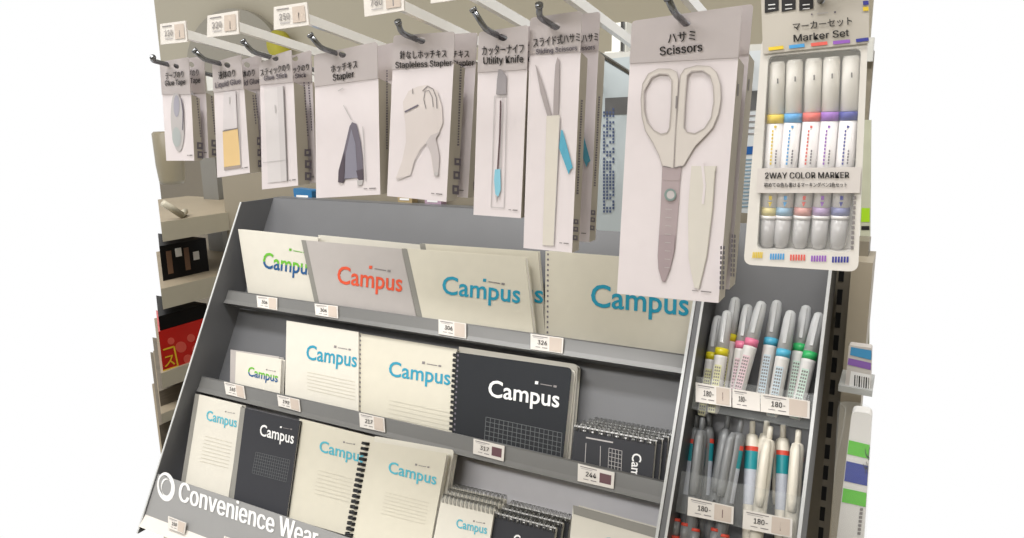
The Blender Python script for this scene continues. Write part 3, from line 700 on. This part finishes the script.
pk = pack('stapler_pack', 'white stapler box with dark grey stapler picture', [(313.8,55),(377,41.5),(380.3,194.5),(316.2,198.2)], (.19, .21), .017, (342,54.5), d4, HG, headdraw=h4, side=sidetext(387, 70, 387, 150, 1, [(0, 0, 1)], []))
shift(pk, .021, .003, .001, 'second stapler box tucked behind the stapler box')
# 5 stapleless stapler
PALE = mat('pale_body_print', (212,203,200)); PALE2 = mat('pale_body_shade', (194,186,186))
def d5(mb, pl):
    Z = lambda pts: zz(pts, 380, 50, .3162)
    mb.ppoly(pl, Z([(72,165),(90,130),(120,115),(150,110),(180,128),(196,180),(199,230),(186,262),(176,275),(188,330),(184,398),(170,396),(160,330),(152,300),(142,296),(125,318),(108,350),(96,395),(60,411),(50,406),(70,350),(82,290),(80,230),(75,200)]), PALE)
    mb.ppoly(pl, Z([(145,293),(160,270),(190,258),(176,280),(188,335),(184,398),(172,396),(162,330)]), PALE2, .0007)
    mb.pline(pl, Z([(52,408),(96,396),(108,350),(142,297)]), .6, PALE2, .0008); mb.pline(pl, Z([(78,196),(121,174)]), 1.6, INKM, .0008)
    mb.pline(pl, Z([(134,130),(150,114),(168,124),(178,150),(180,185)]), .9, INKG, .0008); mb.pline(pl, Z([(145,185),(138,155),(142,130),(155,128),(165,150),(168,180)]), .7, INKG, .0008)
    mb.pline(pl, Z([(103,122),(103,138)]), .8, INKG, .0008); mb.ppoly(pl, Z(ell(178, 392, 7, 6)), INKL, .0009)
def h5(mb, pl):
    mb.ptext(pl, '針なしホッチキス', (399.8, 58.6), (446.5, 56.9), 6.6, INK, .038); mb.ptext(pl, 'Stapleless Stapler', (395.4, 68.2), (451.7, 65.8), 6.2, INK)
pk = pack('stapleless_stapler_pack', 'white stapleless stapler box with white stapler picture and printed side', [(393.4,35.5),(454.8,31.5),(446.4,201.8),(387,196)], (.18, .15), .0165, (421,40.6), d5, HG, headdraw=h5, side=sidetext(461, 64, 458, 150, 1.4, [(0, 0, .96)], [(454.5,158,6.5,7),(453.5,171,6.5,8),(452.5,185,6.5,9)]))
shift(pk, .024, .006, .001, 'second stapleless stapler box, its edge showing left of the utility knife box')
# 6 utility knife
KB = mat('pale_blue_print', (135,195,215))
def d6(mb, pl):
    mb.ppoly(pl, [(498.6,68.4),(500,68),(506.7,76),(506.3,94.5),(496,94.5),(497,80)], mat('blade_grey_print', (150,145,148)))
    mb.pline(pl, [(494.5,96),(506.5,96),(504,208),(491,207)], .7, INKL, closed=True); mb.pline(pl, [(502.8,97),(499.6,200)], .6, INKL)
    mb.pline(pl, [(500.6,100.5),(499.8,135),(497.6,170)], 1.5, mat('dark_brown_print', (88,66,70)), .0007)
    mb.ppoly(pl, [(494.8,169.5),(500.3,169),(500.8,190),(498,197),(495.3,194),(494,180)], KB, .0008); mb.ppoly(pl, [(495.3,195),(497.3,196),(496.5,203)], INKL, .0008)
def h6(mb, pl):
    mb.ptext(pl, 'カッターナイフ', (482, 54.8), (523.7, 52.2), 7.6, INK, .038); mb.ptext(pl, 'Utility Knife', (483.3, 64.3), (523.2, 62.3), 7.2, INK)
pk = pack('utility_knife_pack', 'white utility knife box with pale blue grip picture', [(478.6,32),(528.6,24.8),(520.8,218.2),(473.4,214.8)], (.19, .20), .0065, (502.5,37.3), d6, HG, headdraw=h6)
shift(pk, .012, .001, .001, 'second utility knife box hidden behind the utility knife box')
# 7 sliding scissors
SB = mat('blade_print', (165,156,156)); BL7 = mat('lever_blue_print', (88,165,190)); BODY = mat('ivory_print', (214,208,198))
def d7(mb, pl):
    mb.ppoly(pl, [(535.3,64.5),(537,67),(545,90),(551.5,115),(547.8,118),(540.5,93)], SB); mb.ppoly(pl, [(557.3,57),(559.4,60),(559.2,90),(558.3,115),(553.2,115),(553.7,90),(555.3,65)], SB)
    mb.ppoly(pl, [(546.5,116),(559.5,115),(560,118),(553.8,246),(542.5,245)], BODY, .0006); mb.pline(pl, [(559.7,118),(553.6,246)], .6, INKL, .0008)
    mb.ppoly(pl, [(561,130),(562.6,130),(572.8,167.8),(570.3,169.5),(568.6,174.4),(559,148)], BL7, .0008)
def h7(mb, pl):
    mb.ptext(pl, 'スライド式ハサミ', (533.3, 46.8), (580, 40.8), 7.4, INK, .038); mb.ptext(pl, 'Sliding Scissors', (536, 54.3), (577, 50.3), 5, INKM, .03)
def icon7(x, dx): return [(x, 219, 5, 5), (x-.3, 226.5, 5, 5), (x-.8, 235, 5, 5)]
pk = pack('sliding_scissors_pack', 'white sliding scissors box, front one, with blue lever picture', [(530.2,17.8),(582,10.5),(572,252.8),(523.4,248)], (.125, .14), .013, (555,26.3), d7, HG, headdraw=h7, side=sidetext(582, 100, 577.5, 195, 1.3, [(0, 0, 1)], icon7(573.5, 0)))
shift(pk, .033, .0005, .003, 'second sliding scissors box, to the right behind the front one')
# 8 scissors
def d8(mb, pl):
    Z = lambda pts: zz(pts, 600, 50, .2417); W = lambda pts: zz(pts, 600, 170, .2602)
    lo = Z([(258,480),(242,430),(217,380),(188,335),(173,275),(169,205),(176,140),(200,98),(240,78),(290,78),(316,90),(324,120),(320,200),(312,320),(303,488)]); lh = Z([(212,112),(245,98),(282,100),(297,125),(295,220),(288,320),(278,342),(252,348),(222,332),(195,298),(182,250),(181,170)])
    ro = Z([(308,488),(315,320),(325,200),(332,105),(350,78),(400,64),(455,68),(482,92),(497,140),(500,200),(490,262),(465,322),(430,360),(392,398),(367,440),(345,478)]); rh = Z([(360,105),(378,87),(425,84),(455,105),(469,150),(471,215),(460,280),(432,325),(392,346),(360,340),(346,320),(352,200)])
    mb.ppoly(pl, [lo, lh], PALEH := mat('ivory_handle_print', (208,201,195)), .0005); mb.ppoly(pl, [ro, rh], PALEH, .00062)
    for l in (lh, rh): mb.pline(pl, l, 1.1, mat('handle_shade_print', (180,172,168)), .0008, closed=True)
    for l in (lo, ro): mb.pline(pl, l, .6, mat('handle_shade_print', (180,172,168)), .0008)
    mb.ppoly(pl, Z([(260,482),(302,490),(336,480),(332,540),(262,540)])+[], mat('blade_mauve_print', (170,156,158)), .00035)
    mb.ppoly(pl, W([(240,-40),(312,-42),(303,130),(290,300),(270,385),(250,432),(238,428),(224,380),(221,330),(232,160)]), mat('blade_mauve_print', (170,156,158)), .0002)
    mb.ppoly(pl, W([(226,250),(288,250),(284,320),(268,384),(250,430),(238,428),(224,380),(222,320)]), mat('blade_mauve_dark', (163,148,151)), .0007)
    for i in range(8): mb.pline(pl, W([(252-i*.6,150+i*32),(276-i*1.0,152+i*32)]), .5, INKL, .0009)
    mb.ppoly(pl, [W(ell(270, 95, 23, 24)), W(ell(271, 95, 15, 16))], mat('green_grey_pivot', (128,146,142)), .0010); mb.ppoly(pl, W(ell(271, 95, 15, 16)), mat('pivot_centre', (190,184,184)), .0009)
    mb.pline(pl, Z([(263,480),(292,486)]), .8, INKG, .001); mb.pline(pl, Z([(307,487),(336,480)]), .9, INKG, .001); mb.pline(pl, Z([(317,190),(315,242)]), 1.7, INKG, .001)
    cov = Z([(378,480),(482,480)])+W([(441,10),(432,150),(410,330),(380,458),(362,452),(340,340),(338,150)]); mb.ppoly(pl, cov, mat('sheath_print', (212,207,198)), .0005)
    mb.pline(pl, Z([(482,480)])+W([(441,10),(432,150),(410,330),(380,458)]), .9, mat('sheath_edge', (178,172,162)), .0007); mb.pline(pl, W([(392,-30),(402,60),(395,130)]), 2.5, WHITE, .0007)
def h8(mb, pl):
    mb.ptext(pl, 'ハサミ', (668, 43), (695.5, 39.5), 8.6, INK, .03); mb.ptext(pl, 'Scissors', (660, 55.6), (702.3, 51), 8.6, INK, .03)
def s8(mb, ps):
    for i in range(9):
        for xx in (720.2, 723.2): mb.pline(ps, [(xx+(8-i)*.12, 246+i*5), (xx+(8-i)*.12, 249.4+i*5)], 1.7, INKM, .0003)
    mb.pline(ps, [(738.6, 84), (737.8, 96)], 1.6, INKG, .0003)
pk = pack('scissors_pack', 'large white scissors box, front one, with white-handled scissors picture', [(631.8,21),(742.3,5.2),(718.4,303),(617,293.6)], (.125, .145), .020, (685,22.5), d8, HG, headdraw=h8, side=s8)
shift(pk, .027, .0015, .004, 'second large scissors box showing a thin strip behind the front one')
# 9 marker set (clear blister)
def marker_set():
    pl = YP(PY+.004); P = lambda x, y, o=0: pl.P(x, y, o)
    root = empty('marker_set_pack', P(800, 268), 'clear hanging blister pack of five coloured markers', 'pack', 'boxed and blistered stationery hanging at the front')
    mb = MB(); CARDG = mat('greige_header_card', (196, 190, 180), .45)
    P0_ = pl; pl = YP(PY+.0025); P = lambda x, y, o=0: pl.P(x, y, o)
    mb.plate([[P(760, -30), P(869, -42), P(869, 43), P(763, 54)], [P(*q) for q in ell(821, 0, 4, 4, 12)]], (0, .0006, 0), CARDG)
    for x in (764.7, 781.6, 799.2): mb.ppoly(pl, [(x, -4), (x+14, -5.6), (x+14, 10.5-(x-764)*.06), (x, 13-(x-764)*.06)], INK, .0004); mb.pline(pl, [(x+3.5, 5), (x+10.5, 4.3)], 1, WINK, .0006); mb.pline(pl, [(x+3.5, 9), (x+10.5, 8.3)], .8, WINK, .0006)
    mb.ptext(pl, 'マーカーセット', (793, 30.3), (852, 24), 6.6, INK, .025); mb.ptext(pl, 'Marker Set', (793.8, 41.8), (849, 36), 7, INK, .03)
    mb.pline(pl, [(811, 14.5), (812.5, 14.2)], 1.6, INKM, .0004); mb.pline(pl, [(817, 13.6), (828, 12.6)], 1, INKL, .0004); mb.pline(pl, [(834, 12.2), (836, 12)], 1.6, INKM, .0004)
    cl = [mat('marker_yellow', (236,205,60)), mat('marker_blue', (80,165,225)), mat('marker_red', (232,105,95)), mat('marker_purple', (155,100,195)), mat('marker_navy', (62,66,155))]
    for c, (x0, y0, x1, y1) in zip(cl, ((768.5,49,783.5,47.2),(789,47,804.5,45.2),(811,44.8,827.4,43),(833,42.8,850,41),(856,40.6,868.5,39))): mb.pline(pl, [(x0, y0), (x1, y1)], 3.4, c, .0005)
    mb.pline(pl, [(863, 3), (868.6, 2.5)], 4, cl[4], .0005); mb.pline(pl, [(863, 9), (868.6, 8.5)], 4, cl[0], .0005)
    mb.build('header_card', root); pl = P0_; P = lambda x, y, o=0: P0_.P(x, y, o)
    # blister: rounded frame with a recessed window
    mb = MB(); out = rounded([P(762, 36), P(868.5, 26), P(858, 272), P(743.5, 264.5)], .006, (0, 1, 2, 3)); inn = rounded([P(768.5, 56), P(861, 48), P(851.5, 252), P(757, 249)], .004, (0, 1, 2, 3))
    mb.plate([out, inn], (0, .0012, 0), FROST)
    wb = [p+V((0, .012, 0)) for p in inn]; n = len(inn)
    for i in range(n): mb.add([inn[i], inn[(i+1) % n], wb[(i+1) % n], wb[i]], [(0, 1, 2, 3)], FROST)
    mb.poly([wb], mat('pale_insert_card', (252, 248, 244), .5))
    mb.build('blister', root)
    mb = MB(); mb.plate([[p+V((0, -.0008, 0)) for p in rounded([P(768, 54), P(861.5, 46), P(852, 253), P(756.5, 250)], .004)]], (0, .0005, 0), CLEAR); mb.build('clear_window', root)
    lab = mat('marker_white', (240, 236, 236), .35); tips = mat('marker_frosted_cap', (262, 258, 252), .2, coat=.3); tipd = mat('marker_cap_grey', (176, 173, 173), .25)
    tops = [(777.5,62),(795,60),(814,58.5),(832,57),(851.5,56)]; mids = [(775.8,119),(793.2,118),(812.2,117),(830,116.5),(849,116)]; bots = [(767,247),(780.5,247.5),(799.3,248),(818,248.5),(837,249)]
    pm = YP(PY+.011)
    names = ('yellow', 'light blue', 'red', 'purple', 'navy blue')
    for i in range(5):
        def at(t):   # t = picture y
            T, Mi, Bo = tops[i], mids[i], bots[i]
            a, b = (T, Mi) if t < Mi[1] else (Mi, Bo); k = (t-a[1])/(b[1]-a[1]); return pm.P(a[0]+(b[0]-a[0])*k, t)
        R = .0056; c = empty('marker', at(bots[i][1]), '', 'x'); 
        c.parent = root; c.location = V(c['og'])-V(root['og']); del c['label']; del c['category']; c['label'] = names[i]+' marker'
        y = tops[i][1]
        m1 = MB(); m1.tube([at(y), at(y+4), at(mids[i][1]-5)], [R*.8, R*.92, R*.96], tips, 12); m1.pline(pm, [(at and tops[i][0]-.6, 79+tops[i][1]-60), (tops[i][0]+1, 79+tops[i][1]-60)], 5, INKG, R+.0002); 
        m1.build('upper_cap', c)
        m1 = MB(); m1.tube([at(mids[i][1]-4.5), at(mids[i][1]+4.5)], R*1.02, cl[i], 12); 
        m1.tube([at(207), at(215)], R*1.02, mat(names[i].replace(' ', '_')+'_pale_band', tuple(int(210*.45+v*.55) for v in ((232,205,90),(105,170,220),(232,125,115),(165,120,195),(80,85,165))[i])), 12); m1.build('colour_band', c, label=names[i]+' bands')
        m1 = MB(); m1.tube([at(mids[i][1]+4.6), at(206.8)], R, lab, 12)
        xx = lambda yy, dx: (mids[i][0]+(bots[i][0]-mids[i][0])*(yy-mids[i][1])/(bots[i][1]-mids[i][1])+dx, yy)
        for k in range(10): m1.pline(pm, [xx(130+k*3.6, -2.2), xx(132.4+k*3.6, -2.2)], 1.7, cl[i], R+.0003)
        for k in range(5): m1.pline(pm, [xx(150+k*3, 2.6), xx(152+k*3, 2.6)], 1.4, INKM, R-.0002)
        m1.ppoly(pm, [xx(202, -2), xx(202, 2), xx(207, 0)], cl[i] if i else cl[0], R+.0004); m1.pline(pm, [xx(196, 0), xx(200, 0)], 3, cl[i], R+.0004)
        m1.pline(pm, [xx(125.5, 0), xx(128, 0)], 2.6, cl[4] if i == 4 else cl[i], R+.0003)
        m1.build('barrel', c)
        m1 = MB(); m1.tube([at(215.2), at(218.5)], R*1.03, lab, 12); m1.tube([at(218.6), at(242), at(bots[i][1])], [R*.97, R*.9, R*.62], tipd, 12); m1.build('lower_cap', c)
    # printed label strip
    mb = MB(); ql = [(757.5,168.5),(861.2,167),(859.8,193),(756.5,193)]
    mb.plate([[P(x, y, .0016) for x, y in ql]], (0, .0003, 0), mat('label_strip', (218, 212, 208), .45))
    mb.ptext(pl, '2WAY COLOR MARKER', (765, 178.6), (849, 178), 6, INK, .03, off=.0020); mb.ptext(pl, '初めての色も書けるマーキングペン5色セット', (764, 186.8), (847, 186.6), 3.6, INK, .02, off=.0020)
    mb.build('label_strip', root)
    mb = MB()
    for c, (x0, x1, yy) in zip(cl, ((752.5,763,255),(770,785,256.5),(790,806,257.5),(811,827,258.5),(832,849.5,259.5))):
        for k in range(6): x = x0+(x1-x0)*k/6; mb.pline(pl, [(x, yy), (x+(x1-x0)/6*.65, yy+.1)], 6, c, .0006)
    for k in range(11): mb.pline(pl, [(854.5-k*.25, 196+k*5), (854.6-k*.25, 199.4+k*5)], 3, INKG, .0006)
    mb.build('printed_swatches', root)
marker_set()

# ================================================================== HOOKS
def hook(label, tip, bend, hole, card, card_pl=.462, number=None, hy=PY):
    H = YP(hy).P(*hole)+V((0, 0, -.0004)); plt = YP(.468); T = plt.P(*tip)
    L = max(.012, abs(YP(hy).P(*bend).x-H.x)*.0+ .026); Bp = H-ROD*L
    T = V((Bp.x, Bp.y-.012, Bp.z+.014)) if tip is None else V((T.x, min(T.y, Bp.y-.003), T.z))
    T.x = Bp.x+(T.x-Bp.x)*.6
    root = empty('display_hook', H+ROD*.42, label, 'hook', 'chrome display hooks'); 
    E = H+ROD*((GY-.012-hy)/ROD.y)
    mb = MB(); mb.tube([T, T+(Bp-T)*.7, Bp-(Bp-T).normalized()*.001+ROD*.001, Bp+ROD*.005, H, E], .0023, CHROME, 10); mb.tube([T-(Bp-T).normalized()*.0004, T+(Bp-T).normalized()*.002], .0029, CHROME, 10); mb.build('rod', root)
    if card:
        pc = YP(card_pl); q = [pc.P(*p) for p in card]; c = (q[0]+q[1]+q[2]+q[3])/4
        mb = MB(); s = c+V((.006, .002, .000)); e = s+ROD*((GY-.012-s.y)/ROD.y)
        w = .0026; h = .0040
        mb.add([s+V((-w, 0, h)), s+V((w, 0, h)), s+V((w, 0, -h)), s+V((-w, 0, -h)), e+V((-w, 0, h)), e+V((w, 0, h)), e+V((w, 0, -h)), e+V((-w, 0, -h))], [(0,1,2,3),(7,6,5,4),(0,4,5,1),(1,5,6,2),(2,6,7,3),(3,7,4,0)], RAIL)
        mb.build('label_rail', root)
        mb = MB(); mb.plate([q], (0, .0015, 0), CARD)
        uv = lambda a, b: lerp(lerp(card[0], card[1], a), lerp(card[3], card[2], a), b)
        qd = lambda a0, b0, a1, b1, m: mb.ppoly(pc, [uv(a0, b0), uv(a1, b0), uv(a1, b1), uv(a0, b1)], m, .0004)
        Hh = card[3][1]-card[0][1]
        qd(.08, .12, .45, .17, INKG)
        if number: mb.ptext(pc, number, uv(.16, .62), uv(.46, .62), Hh*.28, INKG, .0)
        qd(.18, .74, .46, .78, INKL); qd(.55, .12, .92, .82, CARDP); qd(.72, .4, .75, .75, INKG)
        mb.build('price_card', root)
    return root
hook('chrome hook carrying the glue tape boxes', (157.5, 57), (162, 60), (176, 66), None)
hook('chrome hook carrying the liquid glue boxes', (191.5, 50), (201, 60), (227, 65), [(160,24),(185.3,20.6),(187.3,41.8),(160.6,44.6)], number='120')
hook('chrome hook carrying the glue stick boxes', (240, 40.5), (247, 52), (275, 58), [(207.4,15.6),(237.7,10.6),(238.8,34),(206.9,37.4)], number='220')
hook('chrome hook carrying the stapler boxes', (306.5, 34.5), (313, 47), (342, 54.5), [(273.7,7),(306.6,2),(309,25),(273.7,29.8)], number='250')
hook('chrome hook carrying the stapleless stapler boxes', (399, 21), (405, 34), (421, 40.6), [(363,-8),(403,-13),(404.2,10.4),(364.6,16.7)], number='780')
hook('chrome hook carrying the utility knife boxes', (467.5, 9), (474, 24), (502.5, 37.3), [(430,-22),(474,-28),(474,-3),(430.6,3.5)])
hook('chrome hook carrying the sliding scissors boxes', (542, 4), (545, 18), (555, 26.3), [(507,-36),(553,-42),(553,-16),(507,-9)])
hook('chrome hook carrying the large scissors boxes', (664, -3), (670, 12), (685, 22.5), [(620,-48),(672,-56),(672,-28),(620,-20)])
hook('chrome hook carrying the marker set', (817, -12), (819, -4), (821, 0), [(780,-75),(835,-84),(835,-50),(780,-42)], hy=PY+.004)

# ================================================================== THINGS SEEN IN THE GAPS BEHIND
# pouch with blue small print, hanging between the sliding scissors and the scissors
BDOT = mat('blue_small_print', (70, 84, 120), .5); PCH = mat('clear_pouch', (190, 200, 204), .2, alpha=.9)
pb = YP(.70)
mb = MB(); q = [(598,60),(634,56),(630,232),(594,230)]
mb.plate([rounded([pb.P(*p) for p in q], .006)], (0, .006, 0), PCH)
mb.ppoly(pb, [(605,98),(634,96.5),(633,114),(605,115)], mat('dark_grey_print', (92,92,92)), .0005)
for i in range(32):
    for j in range(4):
        if random.random() < .8: mb.pline(pb, [(604+j*3.1, 108+i*3.3), (604+j*3.1, 110.3+i*3.3)], 1.9, BDOT, .0009)
tag(mb.build('refill_pouch', origin=pb.P(615, 231)), 'clear pouch with blue small print seen between the two scissors boxes', 'pouch')
pb = YP(.72); mb = MB(); q = [(739,52),(763,50),(757,214),(733,212)]
BLU = mat('deep_blue_print', (25, 85, 150), .4)
mb.plate([rounded([pb.P(*p) for p in q], .004)], (0, .008, 0), mat('pale_blue_pack', (200, 206, 210), .3))
mb.ppoly(pb, [(739,92),(762,90),(761,110),(738,111)], mat('dark_grey_print', (92,92,92)), .0005); mb.ppoly(pb, [(737,147),(760,146),(759,154),(736,155)], BLU, .0005)
for i in range(14):
    mb.pline(pb, [(738, 160+i*3.6), (754, 159.5+i*3.6)], 1.3, mat('grey_blue_print', (120,150,168)), .0005)
for i in range(4): mb.pline(pb, [(742, 116+i*6), (757, 115.6+i*6)], 1.4, INKG, .0005)
tag(mb.build('refill_pack', origin=pb.P(748, 213)), 'pale pack with a deep blue band seen between the scissors and marker set', 'pack')

# purple-topped barcode pack and eraser pack at the right
PUR = mat('purple_label', (140, 100, 180), .4); BLB = mat('light_blue_label', (70, 150, 200), .4); HK = mat('clear_grey_plastic', (190, 192, 190), .2, alpha=.85)
pq = YP(.74); mb = MB()
mb.plate([rounded([pq.P(*p) for p in [(849,345),(872,348),(870.5,391),(845,386)]], .002)], (0, .012, 0), mat('light_card', (205, 200, 196), .4))
mb.ppoly(pq, [(851,347),(871.5,350.5),(871.3,360),(850,355)], BLB); mb.ppoly(pq, [(848.5,358),(871,363),(870.6,370),(847.5,364.5)], PUR)
mb.ppoly(pq, [(851,371),(871,375),(870,390),(849,386)], WINK, .0005)
for i in range(7): mb.pline(pq, [(855+i*2.3, 375+i*.45), (854.5+i*2.3, 386+i*.45)], (1.1, .6, 1.4, .6, 1., 1.3, .6)[i], INK, .0008)
tag(mb.build('barcode_pack', origin=pq.P(858, 390)), 'pack with purple and blue top and a barcode, right edge above the eraser pack', 'pack')
ER = mat('white_sleeve', (232, 230, 228), .35); EG = mat('bright_green_stripe', (90, 200, 30), .35); EB = mat('royal_blue_stripe', (10, 45, 155), .35)
pe = YP(.70); er = empty('eraser_pack', pe.P(848, 536), 'clear bag with a white, green and blue striped sleeve at the right edge', 'pack')
mb = MB(); mb.plate([rounded([pe.P(*p) for p in [(852,411),(872,414),(862,566),(834,560)]], .005)], (0, .016, 0), ER)
st = lambda y0, y1, m: mb.ppoly(pe, [(852.3-(y0-411)*.115, y0-1), (871.6-(y0-411)*.065, y0+4), (871.6-(y1-411)*.065, y1+4), (852.3-(y1-411)*.115, y1-1)], m, .0005)
st(441, 455, EG); st(462, 482, EB); st(489, 503, EG)
mb.ptext(pe, 'プチ', (865.5, 447), (862.5, 474), 4.5, INK, .02, up=(1, .1), off=.0009)
for i in range(7): mb.pline(pe, [(861.5-i*.4, 508+i*4), (861.2-i*.4, 510.8+i*4)], 3.2, INKG, .0009)
mb.build('striped_sleeve', er)
mb = MB(); mb.plate([rounded([pe.P(x, y, .003) for x, y in [(838,400),(873,405),(865,575),(829,568)]], .01)], (0, .0006, 0), CLEAR); mb.tube([pe.P(838, 401, .004), pe.P(846, 408, .005), pe.P(843, 430, .006), pe.P(838, 452, .005), pe.P(834, 480, .004)], .0006, CLEAR, 5); mb.build('clear_bag', er)
# short clear shelf strip under the barcode pack
mb = MB(); ps_ = YP(.735); A, Bq = ps_.P(838, 391), ps_.P(872, 397); 
mb.add([A, Bq, Bq+V((0, 0, .006)), A+V((0, 0, .006)), A+V((0, .05, 0)), Bq+V((0, .05, 0)), Bq+V((0, .05, .006)), A+V((0, .05, .006))], [(0,1,2,3),(7,6,5,4),(3,2,6,7),(0,4,5,1),(1,5,6,2),(0,3,7,4)], HK)
tag(mb.build('clear_shelf_strip', origin=A), 'clear plastic strip below the barcode pack at the right edge', 'shelf strip')
# green pack sliver hanging high at right
pg = YP(.873); mb = MB(); mb.plate([[pg.P(*p) for p in [(863,120),(871,120),(869,350),(857,350)]]], (0, .0115, 0), mat('green_white_pack', (196, 198, 176), .4))
mb.ppoly(pg, [(861.5,208),(869.8,208),(869.6,222),(861,222)], mat('lime_print', (170, 220, 40), .4)); mb.ppoly(pg, [(859,300),(869.4,295),(869.3,330),(858,335)], mat('leaf_green', (70, 170, 80), .4)); mb.ppoly(pg, [(861.3,226),(869.5,226),(869.5,230),(861.2,230)], INK)
tag(mb.build('green_pack', origin=pg.P(864, 349)), 'narrow green and white pack behind the beige column at the right edge', 'pack')

# packets peeking above the rack under the hanging boxes
pbk = YP(.862); 
PCOL = [((303, 200), 20, (40, 110, 160), 'blue packet peeking out below the glue stick box'), ((405, 203), 16, (170, 150, 110), 'tan packet peeking out below the stapleless stapler box'), ((433, 205), 18, (176, 150, 170), 'mauve packet peeking out left of the utility knife box')]
for (px, py), w, c, lb in PCOL:
    mb = MB(); a = pbk.P(px-w/2, py-12); b = pbk.P(px+w/2, py+9)
    ps2 = [V((a.x, a.y, a.z)), V((b.x, a.y, a.z-.002)), V((b.x-.002, a.y, b.z)), V((a.x+.002, a.y, b.z))]
    mb.plate([rounded(ps2, .004)], (0, .014, 0), mat('packet_%d_%d_%d' % c, c, .3)); mb.pline(pbk, [(px-w/3, py-4), (px+w/4, py-3.5)], 2, WINK, .0005); mb.pline(pbk, [(px-w/3, py), (px+w/5, py)], 1, CREAM, .0005)
    tag(mb.build('packet', origin=((a.x+b.x)/2, a.y, b.z)), lb, 'packet', 'packets on the shelf behind the racks')

# white boxes below the price rail
pw = YP(.62); mb = MB(); a, b = pw.P(163, 532), pw.P(187, 570); mb.box((a.x, .62, b.z-.05), (b.x, .64, a.z), mat('ivory_box', (205, 203, 188), .5)); mb.box((a.x+.004, .6195, a.z-.012), (b.x-.006, .62, a.z-.009), INKG)
tag(mb.build('small_box', origin=(a.x, .62, b.z-.05)), 'small ivory box below the price rail at the lower left corner', 'box')

# ================================================================== SURROUNDINGS
BW = mat('beige_wall_paint', (186, 178, 158), .7, var=.03, scale=1.5)
wy = 4.2; pwl = YP(wy)
xa, xb = pwl.P(157.3, 30).x, pwl.P(870.5, 30).x
mb = MB(); mb.box((xa, wy, 0), (xb, wy+.08, 2.9), BW); struct(mb.build('wall_back', origin=((xa+xb)/2, wy, 0)))
mb = MB(); mb.box((-3.5, -3.5, -.04), (2.0, .55, 0), mat('pale_floor', (200, 196, 188), .4)); struct(mb.build('floor', origin=(0, 1, 0)))
mb = MB(); pdc = YP(wy-.06); c = pdc.P(233, 68); Rd = abs(pdc.P(233, 8).z-c.z)
ov = [V((c.x+Rd*1.22*math.cos(t), wy-.06, c.z+Rd*math.sin(t))) for t in [2*math.pi*i/48 for i in range(48)]]
mb.plate([ov], (0, .06, 0), mat('grey_disc', (158, 152, 138), .6))
tag(mb.build('wall_disc', origin=(c.x, wy, c.z)), 'large round grey disc on the far wall behind the price cards', 'wall disc')
mb = MB(); pys = YP(wy-.12); c = pys.P(276, 44); 
mb.tube([V((c.x, wy-.062, c.z)), V((c.x, wy-.12, c.z))], abs(pys.P(276, 30).z-c.z), mat('mustard_sign', (186, 176, 40), .5), 32)
tag(mb.build('round_sign', origin=(c.x, wy-.1, c.z)), 'small mustard yellow round sign behind the glue stick header', 'sign')
# bright shelf-top fittings seen over the bar
BR = mat('bright_white_fitting', (245, 246, 240), .3)
for i, (x, y, w, h) in enumerate(((619, 40, 14, 34),)):
    pf = YP(.93); a = pf.P(x-w/2, y-h/2); b = pf.P(x+w/2, y+h/2); mb = MB(); mb.box((a.x, .93, b.z), (b.x, .95, a.z), BR); mb.box((b.x-.006, .925, b.z), (b.x-.002, .93, a.z), CHROME); mb.box((a.x, .905, b.z), (b.x, .93, b.z+.006), BR)
    tag(mb.build('shelf_bracket', origin=(a.x, .94, b.z)), 'bright white bracket at the top of the back panel between the scissors boxes', 'bracket')

# ================================================================== LIGHT
mb = MB(); mb.box((-3.5, -3.5, 2.9), (2.5, wy+.08, 3.0), mat('ivory_ceiling', (225, 220, 205), .7)); struct(mb.build('unseen_ceiling', origin=(-.5, 0, 2.9)))  # out of view; added to block the world light from above
mb = MB(); mb.box((-3.5, -3.56, 0), (2.0, -3.5, 2.9), BW); struct(mb.build('unseen_wall_rear', origin=(-.5, -3.5, 0)))  # out of view; added to cut ambient light from behind the camera
mb = MB(); mb.box((2.0, -3.5, 0), (2.06, wy, 2.9), BW); struct(mb.build('unseen_wall_right', origin=(2.0, 0, 0)))  # out of view; added to cut ambient light from the right
w = bpy.data.worlds.new('world'); SC.world = w; w.use_nodes = True
w.node_tree.nodes['Background'].inputs['Color'].default_value = (1, 1, 1, 1); w.node_tree.nodes['Background'].inputs['Strength'].default_value = 1.0
def area(name, loc, target, sx, sy, power, col=(1, .985, .97)):
    l = bpy.data.lights.new(name, 'AREA'); l.shape = 'RECTANGLE'; l.size = sx; l.size_y = sy; l.energy = power; l.color = col
    o = bpy.data.objects.new(name, l); COL.objects.link(o); o.location = loc
    o.rotation_euler = (V(target)-V(loc)).to_track_quat('-Z', 'Y').to_euler(); return o
area('ceiling_light', (-.6, .0, 2.85), (-.6, .3, 1.0), 2.4, .3, 50)
area('ceiling_light', (-.9, -1.5, 2.85), (-.5, .6, 1.1), 2.4, .3, 56)  # unseen strip turned towards the racks to brighten the pack fronts
SC.view_settings.view_transform = 'Standard'; SC.view_settings.look = 'None'; SC.view_settings.gamma = 1; SC.view_settings.exposure = 0; SC.view_settings.use_curve_mapping = False
for o in bpy.data.objects:
    if 'og' in o.keys(): del o['og']
    if o.type == 'MESH' and o.parent is None and 'label' not in o.keys() and 'kind' not in o.keys(): print('UNTAGGED', o.name)
